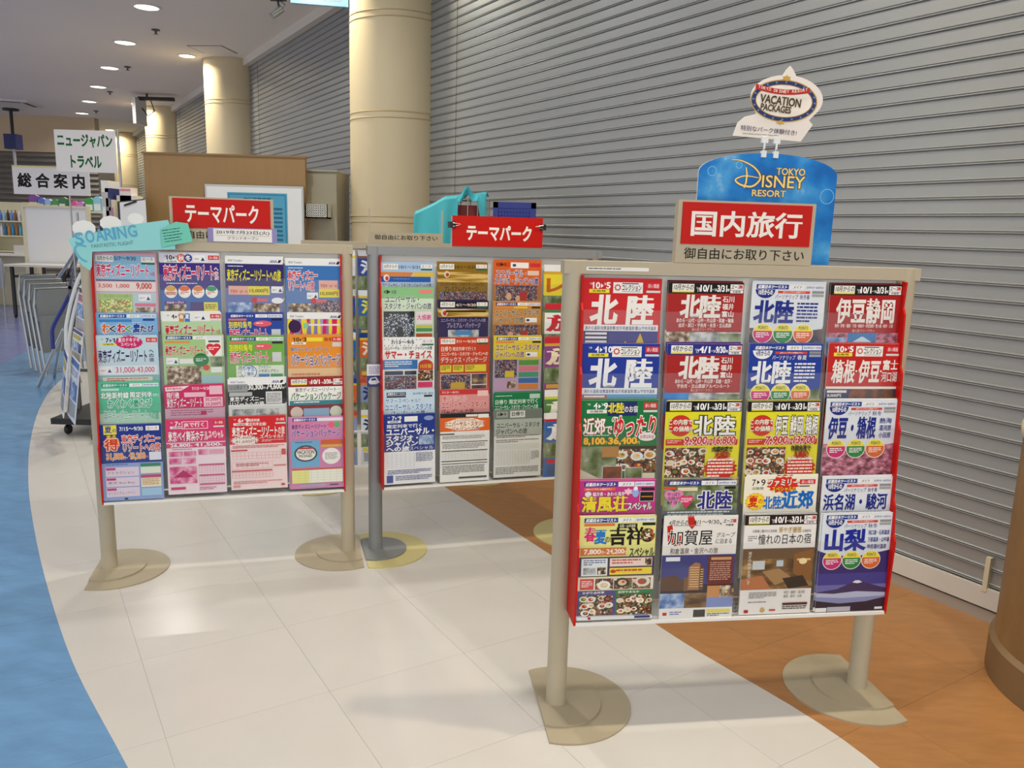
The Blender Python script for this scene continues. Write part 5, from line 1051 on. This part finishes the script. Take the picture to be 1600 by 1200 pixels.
cr.box((-w2, 0, zc0), (w2, .25, zc0+.01), bp_).box((-w2, 0, zc0), (-w2+.03, .012, zc1), bp_).box((w2-.03, 0, zc0), (w2, .012, zc1), bp_).box((-w2, 0, zc1-.035), (w2, .012, zc1), bp_).box((-w2, 0, zc0), (w2, .012, zc0+.04), bp_).box((-w2, .01, zc0), (-w2+.01, .25, zc1), bp_).box((w2-.01, .01, zc0), (w2, .25, zc1), bp_).box((-w2, .24, zc0), (w2, .25, zc1), bp_)
for i in range(5): cr.box((-w2, .002, zc0+.05+i*.024), (w2, .01, zc0+.062+i*.024), bp_)
for i in range(14): cr.box((-w2+i*w2/7, .003, zc0), (-w2+i*w2/7+.012, .009, zc1), bp_)
cr.build('crate', tr)
blk = mat('#1c1c1e', .5)
for x in (-.11, .11): MB().box((x-.012, .05, .07), (x+.012, .07, zc0), blk).build('upright', tr)
MB().box((-.16, -.1, .06), (.16, .2, .08), blk).build('deck', tr)
for x in (-.13, .13): MB().lathe([(.026, -.012), (.032, 0), (.026, .012)], blk, 16).build('caster', tr).matrix_local = Matrix.Translation((x, -.08, .033)) @ Matrix.Rotation(math.pi/2, 4, 'Y')

# ------------------------------------------------------------------ left background: information desk corner
def pole_sign(name, label, u0, v0, u1, v1, Y, lines_, col, pole_u, edge=None):
    a = pt(u0, v1, Y); b = pt(u1, v0, Y); cx = (a.x+b.x)/2
    t = thing(name, label, 'sign', (pt(pole_u, (v0+v1)/2, Y).x, Y, 0)); ox = t.location.x
    f = MB().box((a.x-ox, -.015, a.z), (b.x-ox, 0, b.z), mat('#eceae8', .5)).build('board', t)
    if edge: MB().box((a.x-ox, -.017, b.z-.02), (b.x-ox, -.0, b.z+.004), mat(edge, .5)).build('edge_strip', t)
    p = Print(600, 600*(b.z-a.z)/(b.x-a.x), b.x-a.x, b.z-a.z, y=-.0155); hh = p.Hh
    n = len(lines_)
    for i, (s_, w_, h_) in enumerate(lines_):
        p.b = MB(); p.T(300, hh*(i+.5)/n-h_/2, h_, s_, col, w_, .035, al='c'); o = p.build('lettering', f); o.location = (cx-ox, 0, a.z)
    MB().tube([(0, .02, .02), (0, .02, b.z+.02)], .012, mat('#a8aaac', .3, metal=.6)).build('pole', t, smooth=True)
    MB().lathe([(.18, 0), (.18, .015), (.02, .03)], mat('#888a8c', .4, metal=.5), 24).build('base', t)
    return t
pole_sign('pole_sign', 'white stand sign with green lettering over the desk corner', 90, 205, 180, 268, 7.8, [('ニュージャパン', 540, 120), ('トラベル', 300, 115)], '#12632f', 184)
pole_sign('pole_sign', 'white stand sign with four black characters over the information desk', 23, 262, 139, 303, 11.0, [('総 合 案 内', 520, 105)], '#161616', 106, '#e6dca0')
# folding table, chair and shelf
tb = thing('folding_table', 'long white folding table on dark legs at the far left', 'table', (pt(60, 420, 11.8).x, 11.8, 0)); ox = tb.location.x
xa, xb = pt(8, 420, 11.8).x-ox, pt(112, 420, 11.8).x-ox
MB().box((xa, -.05, .76), (xb, .55, .79), mat('#dddad2', .4)).build('tabletop', tb)
dk = mat('#26262a', .5)
for x in (xa+.1, xb-.12):
    for y in (0, .48): MB().box((x-.02, y-.02, .06), (x+.02, y+.02, .76), dk).build('leg', tb)
    MB().lathe([(.03, -.012), (.036, 0), (.03, .012)], dk, 14).build('caster', tb).matrix_local = Matrix.Translation((x, 0, .036)) @ Matrix.Rotation(math.pi/2, 4, 'Y')
MB().box((xa+.1, .0, .6), (xb-.12, .45, .63), dk).build('under_shelf', tb)
for z in (.16, .3): MB().box((xa+.1, .2, z), (xb-.12, .23, z+.03), dk).build('stretcher', tb)
t2 = thing('folding_table', 'second white table behind, carrying a desk telephone', 'table', (pt(0, 395, 12.9).x, 12.9, 0))
MB().box((-1.2, 0, .86), (.62, .36, .89), mat('#e0ddd4', .4)).build('tabletop', t2)
for x in (-1.1, .55): MB().box((x-.02, .2, 0), (x+.02, .24, .86), dk).build('leg', t2)
ph_ = pt(28, 396, 12.9)
tel = MB().prism([(-.1, 0), (.1, 0), (.1, .03), (-.06, .14), (-.1, .14)], -.09, .09, mat('#d8d4ca', .4), 'x').build('desk_organiser', loc=(ph_.x, 13.05, .89)); tag(tel, 'pale sloped desk organiser on the far table', 'organiser')
MB().box((-.05, -.02, .06), (.05, -.015, .1), mat('#e0607c', .5)).build('pink_card', tel)
chair = thing('chair', 'grey chair back at the left picture edge', 'chair', (pt(-2, 440, 11.2).x, 11.2, 0))
gch = mat('#8b8f94', .5)
MB().prism([(-.09, .5), (.06, .5), (.09, .7), (.06, .86), (0, .92), (-.09, .92)], 0, .03, gch, 'y').build('backrest', chair); MB().box((-.3, -.35, .44), (.05, .0, .47), gch).build('seat', chair)
for x in (-.26, .05): MB().tube([(x, .01, 0), (x, .01, .9)], .012, mat('#9a9ea2', .3, metal=.7)).build('leg', chair); MB().tube([(x, -.33, 0), (x, -.33, .45)], .012, mat('#9a9ea2', .3, metal=.7)).build('leg', chair)
# whiteboard panel and goods shelf
a = pt(45, 412, 12.4); b = pt(135, 326, 12.4)
wp_ = thing('whiteboard', 'blank white mobile board with cream frame behind the tables', 'whiteboard', ((a.x+b.x)/2, 12.4, 0)); w2 = (b.x-a.x)/2
crm = mat('#d9d2b4', .5)
MB().box((-w2, 0, a.z), (w2, .02, b.z), mat('#e2e4e6', .25)).build('panel', wp_)
for x in (-w2-.04, w2): MB().box((x, -.02, 0), (x+.04, .04, b.z+.03), crm).build('post', wp_)
MB().box((-w2, -.02, b.z), (w2, .04, b.z+.03), crm).build('top_rail', wp_)
a = pt(-30, 392, 13.3); b = pt(44, 318, 13.3)
sh = thing('shelf_unit', 'cream open shelf unit with rows of bottles at the far left', 'shelf', ((a.x+b.x)/2, 13.3, 0)); w2 = (b.x-a.x)/2
MB().box((-w2, .3, 0), (w2, .32, b.z+.02), crm).build('back_panel', sh)
for x in (-w2, w2-.03): MB().box((x, 0, 0), (x+.03, .3, b.z+.02), crm).build('side_panel', sh)
zsh = [pt(20, v, 13.3).z for v in (345, 368, 392)]
for z in zsh: MB().box((-w2, 0, z-.02), (w2, .3, z), crm).build('shelf_board', sh)
cols = ['#4a78b8', '#8fb8dc', '#3a2a2a', '#5c88c4', '#7a4a3c', '#d8dce0', '#2c6a9c', '#b8863c', '#3c8cc0', '#9a6a3c', '#5aa8cc', '#c9a860']
for r_ in range(2):
    for i in range(8):
        c_ = cols[(i+r_*5) % 12]; x = a.x+.34+i*.062; hh = .17 if r_ == 0 else .19
        o = MB().lathe([(.02, 0), (.024, .01), (.024, hh*.7), (.01, hh*.82), (.01, hh)], mat(c_, .3), 12).build('bottle', smooth=True, loc=(x, 13.36, zsh[r_])); tag(o, 'small bottle on the %s shelf at the far left, %s from the left' % (['upper', 'lower'][r_], ['first', 'second', 'third', 'fourth', 'fifth', 'sixth', 'seventh', 'eighth'][i]), 'bottle', 'bottles on the far shelf')
# packs standing on top of the whiteboard line
lg = MB().box((pt(30, 328, 13.8).x, 13.7, pt(60, 328, 13.8).z-.03), (pt(165, 328, 13.8).x, 14.0, pt(60, 328, 13.8).z), crm); lg.box((pt(32, 328, 13.8).x, 13.75, 0), (pt(32, 328, 13.8).x+.04, 13.95, 1.4), crm).box((pt(160, 328, 13.8).x, 13.75, 0), (pt(160, 328, 13.8).x+.04, 13.95, 1.4), crm)
o = lg.build('goods_rack'); tag(o, 'cream display rack behind the whiteboard carrying coloured packs', 'rack')
zr_ = pt(60, 328, 13.8).z
for i, (u0, u1, v0, c_) in enumerate(((30, 46, 316, '#e0a898'), (47, 59, 304, '#7c4a9c'), (60, 70, 309, '#5a78d0'), (71, 80, 311, '#9cc0e4'), (81, 92, 312, '#4a9a5c'), (93, 103, 308, '#3c7a4c'), (112, 120, 314, '#d85a9c'), (121, 131, 315, '#c88ad0'), (134, 146, 309, '#3ca048'), (147, 158, 307, '#8cc8e0'))):
    a = pt(u0, 328, 13.8); b = pt(u1, v0, 13.8)
    m_ = MB().box((a.x, 13.78, zr_), (b.x, 13.88, b.z-.03), mat(c_, .4)); m_.prism([(a.x, b.z-.03), (b.x, b.z-.03), ((a.x+b.x)/2+.02, b.z), ((a.x+b.x)/2-.02, b.z)], 13.8, 13.86, mat(c_, .4), 'y')
    m_.box((a.x+.015, 13.778, zr_+.02), (b.x-.015, 13.78, zr_+(b.z-zr_)*.5), mat('#e6e8ec', .4)); o = m_.build('pack'); tag(o, '%s retail pack on the far display rack' % ['salmon pink', 'purple', 'blue', 'pale blue', 'green', 'dark green', 'hot pink', 'mauve', 'bright green', 'light cyan'][i], 'pack', 'packs on the far display rack')
# desk things above the poster: binders, boxes, clipboard
ds = thing('counter', 'cream counter behind the left rack carrying papers', 'counter', (pt(180, 380, 6.5).x, 6.5, 0))
MB().box((-.2, 0, 0), (.4, .4, 1.18), mat('#d6d0ba', .5)).build('body', ds); MB().box((-.22, -.02, 1.18), (.42, .42, 1.21), mat('#e2ddca', .45)).build('worktop', ds)
def ubox(name, label, cat, u0, v0, u1, v1, Y, c, dep=.05, extra=None):
    a = pt(u0, v1, Y); b = pt(u1, v0, Y); z0 = min(a.z, b.z)
    m_ = MB().box((a.x, Y, 1.21 if Y < 7.1 else z0), (b.x, Y+dep, b.z), mat(c, .5))
    if extra: m_.box((a.x+.004, Y-.001, b.z-(b.z-z0)*.45), (b.x-.004, Y, b.z-(b.z-z0)*.2), mat(extra, .5))
    o = m_.build(name); return tag(o, label, cat)
ubox('binder', 'white upright binder on the counter', 'binder', 163, 282, 168, 372, 6.7, '#e6e4e0', .2, '#bbb')
ubox('binder', 'navy upright binder on the counter', 'binder', 168.5, 294, 172, 372, 6.7, '#26306a', .2, '#888')
ubox('binder', 'cream box file leaning on the counter', 'binder', 172.5, 312, 177, 372, 6.7, '#d9cfb8', .2, '#a89')
ubox('paper_box', 'white carton behind the clipboard', 'box', 186, 306, 213, 372, 6.76, '#e6e2d8', .12, '#d8d4c8')
ubox('paper_box', 'small white and pink carton stacked behind the clipboard', 'box', 187, 293, 204, 305.5, 6.76, '#ece4e0', .12, '#e08c8c')
ubox('pen_tray', 'dark tray standing on the counter', 'tray', 157, 345, 167, 372, 6.62, '#2c2c44', .06)
ubox('paper_stack', 'pink paper pad leaning on the counter', 'paper', 168, 340, 180, 372, 6.62, '#e0bcc0', .02)
cb = thing('clipboard', 'dark clipboard with a curled white sheet above the poster', 'clipboard', pt(208, 345, 6.55)); 
MB().box((-.12, 0, -.3), (.1, .008, .17), mat('#1c1c20', .4)).build('board', cb); MB().box((-.1, -.003, -.12), (.11, 0, .16), mat('#dcdee0', .5)).build('sheet', cb); MB().tube([(-.06, -.008, .13), (.04, -.008, .155)], .008, mat('#222', .3)).build('clip_bar', cb)
cb.rotation_euler = (-.25, -.12, 0)

# folded chairs, sign stand legs and a wheeled pamphlet rack left of the left rack
gsp = mat('#7f868c', .4); gst = mat('#a9adb0', .3, metal=.7)
for i in range(4):
    Yc = 7.9-i*.13; c = thing('folding_chair', 'grey folding chair leaning in the stack, %s from the left' % ['first', 'second', 'third', 'fourth'][i], 'chair', (pt(72+i*8, 450, Yc).x, Yc, 0), 1.0, 'folded chairs in a leaning stack')
    MB().tube([(-.2, 0, .011), (-.2, .12, .75-i*.03), (-.17, .14, .9-i*.03), (.17, .14, .9-i*.03), (.2, .12, .75-i*.03), (.2, 0, .011)], .011, gst).build('frame', c, smooth=True)
    MB().prism([(-.17, .6-i*.03), (.17, .6-i*.03), (.19, .78-i*.03), (.15, .89-i*.03), (-.15, .89-i*.03), (-.19, .78-i*.03)], .1, .13, gsp, 'y').build('backrest', c)
    MB().box((-.18, .05, .22), (.18, .09, .56), gsp).build('seat', c)
st = thing('sign_stand', 'silver tripod sign stand with long slanted legs on the blue floor', 'sign stand', fl(66, 500))
ap = pt(124, 385, 11.0)-st.location
for i, (u, v) in enumerate(((47, 502), (100, 490), (86, 478))):
    e = fl(u, v)-st.location; MB().tube([e+Vector((0, 0, .012)), ap], .022, gst).build('leg', st, smooth=True)
MB().tube([ap-Vector((0, 0, .05)), ap+Vector((0, 0, .45))], .018, gst).build('mast', st, smooth=True)
MB().lathe([(.03, -.08), (.05, 0), (.03, .08)], mat('#8cb4d8', .4), 14).build('collar', st).location = ap
e1, e2, e3 = fl(60, 606), pt(99, 515, 6.7), fl(85, 591)
o = MB().tube([(e1.x, e1.y, .012), e2], .014, gst).tube([(e3.x, e3.y, .012), e2], .014, gst).tube([(e3.x+.35, e3.y-.2, .012), e2], .014, gst).build('easel', smooth=True); tag(o, 'silver easel legs standing on the blue floor beside the pamphlet rack', 'easel')
RP = Vector((-2.98, 5.45, 0)); wr = thing('wheeled_rack', 'black wheeled pamphlet rack with white tube frame at the left', 'rack', RP)
def loc_(u, v, Y): return pt(u, v, Y)-RP
MB().box((-.13, -.2, .09), (.3, .3, .13), blk).build('base', wr)
for x, y in ((-.06, -.12), (.22, -.3), (-.06, .26), (.26, .26)):
    MB().lathe([(.03, -.014), (.038, 0), (.03, .014)], blk, 16).build('caster', wr).matrix_local = Matrix.Translation((x, y, .039)) @ Matrix.Rotation(math.pi/2, 4, 'Y')
def cp3(P, n=6):
    A = curve_pts([(a[0], a[1]) for a in P], n); B = curve_pts([(a[2], 0) for a in P], n); return [(a[0], a[1], b_[0]) for a, b_ in zip(A, B)]
for P in ([(133, 418), (122, 437), (112, 468), (104, 505), (103, 526), (105, 600)], [(136, 430), (125, 456), (115, 490), (108, 530), (108, 552), (112, 610)]):
    MB().tube(cp3([loc_(u, v, 5.42) for u, v in P]), .012, mat('#e2e5e6', .35)).build('tube_frame', wr, smooth=True)
for x in (-.1, .22): MB().box((x-.012, .1, .13), (x+.012, .124, 1.0), mat('#55565a', .4)).build('post', wr)
for z in (.4, .7, .98): MB().box((-.11, .1, z), (.23, .12, z+.02), mat('#55565a', .4)).build('rail', wr)
MB().tube(cp3([loc_(u, v, 5.6) for u, v in ((113, 452), (98, 482), (83, 511), (82, 528), (83, 545))]), .014, mat('#26348c', .4)).build('blue_strap', wr, smooth=True)
pc = [('#e6e8ea', '#26408c', '#e8d84c'), ('#cfd8e8', '#3a6cae', '#e6e6e6'), ('#e8e4d8', '#26408c', '#e8d84c'), ('#e6e6e8', '#444', '#d88a9c')]
for i, (u, v, Y, rz_, ww, hh, ds) in enumerate(((98, 645, 5.2, -1.0, .24, .42, 'white and yellow pamphlet hanging low in the wheeled rack'), (112, 655, 5.05, -.9, .24, .4, 'pale blue pamphlet hanging low in front in the wheeled rack'), (119, 566, 5.3, -.8, .2, .22, 'white pamphlet with yellow band in the upper wheeled rack'), (126, 520, 5.35, -.8, .2, .3, 'grey and pink pamphlet at the top of the wheeled rack'))):
    b = MB().box((-ww/2, -.006, 0), (ww/2, 0, hh), mat(pc[i][0], .4)); o = b.build('pamphlet', loc=pt(u, v, Y)); o.rotation_euler = (-.12, .1, rz_)
    tag(o, ds, 'pamphlet', 'pamphlets in the wheeled rack')
    p = Print(260, 400, ww, hh, y=-.0065); p.R(0, 8, 260, 40, pc[i][1]); p.R(14, 60, 180, 70, pc[i][2]); p.lines(14, 70, 220, 50, 3, pc[i][1]); p.R(14, 145, 160, 120, 'bluep'); p.R(180, 150, 70, 110, pc[i][1]); p.lines(14, 280, 230, 106, 8, '#555'); p.build('cover_print', o)

# ------------------------------------------------------------------ ceiling fittings
for i, (x, y) in enumerate(((-4.54, 10.54), (-6.07, 13.01), (-7.57, 15.47), (-9.21, 18.15))):
    o = MB().lathe([(.05, 0), (.05, -.012), (.015, -.02), (.012, -.05), (.03, -.055)], mat('#5a564e', .5), 16).build('sprinkler', smooth=True, loc=(x, y, CEIL)); tag(o, 'small sprinkler head in the ceiling, %s from the camera' % ['nearest', 'second', 'third', 'farthest'][i], 'sprinkler', 'ceiling sprinklers')
def hatch(x, y, rz, w_, d_, label):
    t = thing('access_hatch', label, 'hatch', (x, y, CEIL), rz)
    MB().box((-w_/2, -d_/2, -.004), (w_/2, d_/2, 0), mat('#6a655c', .6)).build('frame', t); MB().box((-w_/2+.018, -d_/2+.018, -.007), (w_/2-.018, d_/2-.018, -.003), cm).build('panel', t)
hatch(-4.23, 11.6, -.1, .5, .48, 'square ceiling access hatch near the second column')
hatch(-8.9, 20.2, -.1, .9, .6, 'ceiling access hatch near the fourth column')
ac = thing('air_conditioner', 'recessed ceiling air conditioner cassette at the far left', 'air conditioner', (-10.8, 17.2, CEIL), .2)
MB().box((-.75, -.45, -.03), (.75, .45, 0), mat('#dcd8d0', .5)).build('panel', ac); MB().box((-.6, -.38, -.034), (.6, -.3, -.03), mat('#4a4640', .6)).build('slot', ac); MB().box((.62, -.3, -.034), (.7, .3, -.03), mat('#4a4640', .6)).build('slot', ac)
q = Vector((-11.1, 18.2)); pj = thing('ceiling_mount', 'dark blue box hanging from the ceiling on a black rod', 'ceiling mount', (q.x, q.y, CEIL))
z1 = pt(20, 210, q.y).z; z2 = pt(20, 233, q.y).z
MB().lathe([(.16, 0), (.16, -.04)], dk, 16).build('ceiling_plate', pj); MB().tube([(0, 0, 0), (0, 0, z1-CEIL)], .035, dk).build('rod', pj); MB().box((-.13, -.13, z2-CEIL), (.13, .13, z1-CEIL), mat('#26306a', .5)).build('box', pj); MB().tube([(0, 0, z2-CEIL), (0, 0, z2-CEIL-.6)], .03, mat('#c8c8c8', .4)).build('lower_rod', pj)
q = pt(242, 152, 15.6); hs = thing('hanging_sign', 'white panel on a black ceiling bracket beside the third column', 'sign', (q.x, 15.6, CEIL))
hz = q.z-CEIL
MB().tube([(-.15, 0, 0), (-.15, 0, hz)], .02, blk).build('rod', hs); MB().box((-.3, -.05, hz-.06), (.35, .05, hz), blk).build('bracket', hs); MB().box((-.34, -.2, hz-.5), (-.28, .25, hz-.03), mat('#e0dedb', .4)).build('panel', hs); MB().tube([(-.1, 0, hz), (.0, -.05, hz-.25), (-.12, -.05, hz-.35), (-.25, 0, hz-.2)], .012, blk).build('cable', hs)
q = pt(435, 20, 7.6); sp = thing('spotlight', 'small silver spotlight on a black ceiling arm', 'spotlight', (q.x, 7.6, q.z))
MB().box((-.07, -.02, .1), (.07, .02, .14), blk).build('track', sp); MB().tube([(0, 0, .1), (.005, 0, .02)], .01, blk).build('arm', sp); MB().tube([(.035, 0, .035), (-.045, -.05, -.04)], .032, mat('#b8bcc0', .25, metal=.8), 18).build('head', sp, smooth=True); MB().tube([(.02, 0, .1), (.06, 0, .07), (.03, 0, .03)], .004, blk).build('cable', sp)
MB().tube([(0, 0, .14), (0, 0, CEIL-q.z)], .012, blk).build('drop_rod', sp)
a = pt(455, 5, 7.3); b = pt(545, 12, 7.3)
os_ = MB().prism([(a.x, a.z), (b.x, b.z), (b.x, b.z+.4), (a.x, b.z+.4)], 7.28, 7.32, mat('#7fb0dc', .5), 'y').build('overhead_sign'); tag(os_, 'pale blue overhead guide sign at the top by the column', 'sign')
p = Print(100, 40, b.x-a.x, .4, y=7.279)
for i, c_ in enumerate(('#c86a2c', '#2c8a4a', '#c86a2c', '#c86a2c')): p.R(56+i*8, 30, 6.5, 5, '#f0efe8'); p.P([(57+i*8, 34), (62+i*8, 34), (59.5+i*8, 31)], c_)
o = p.build('pictograms', os_); o.location = ((a.x+b.x)/2, 0, b.z)
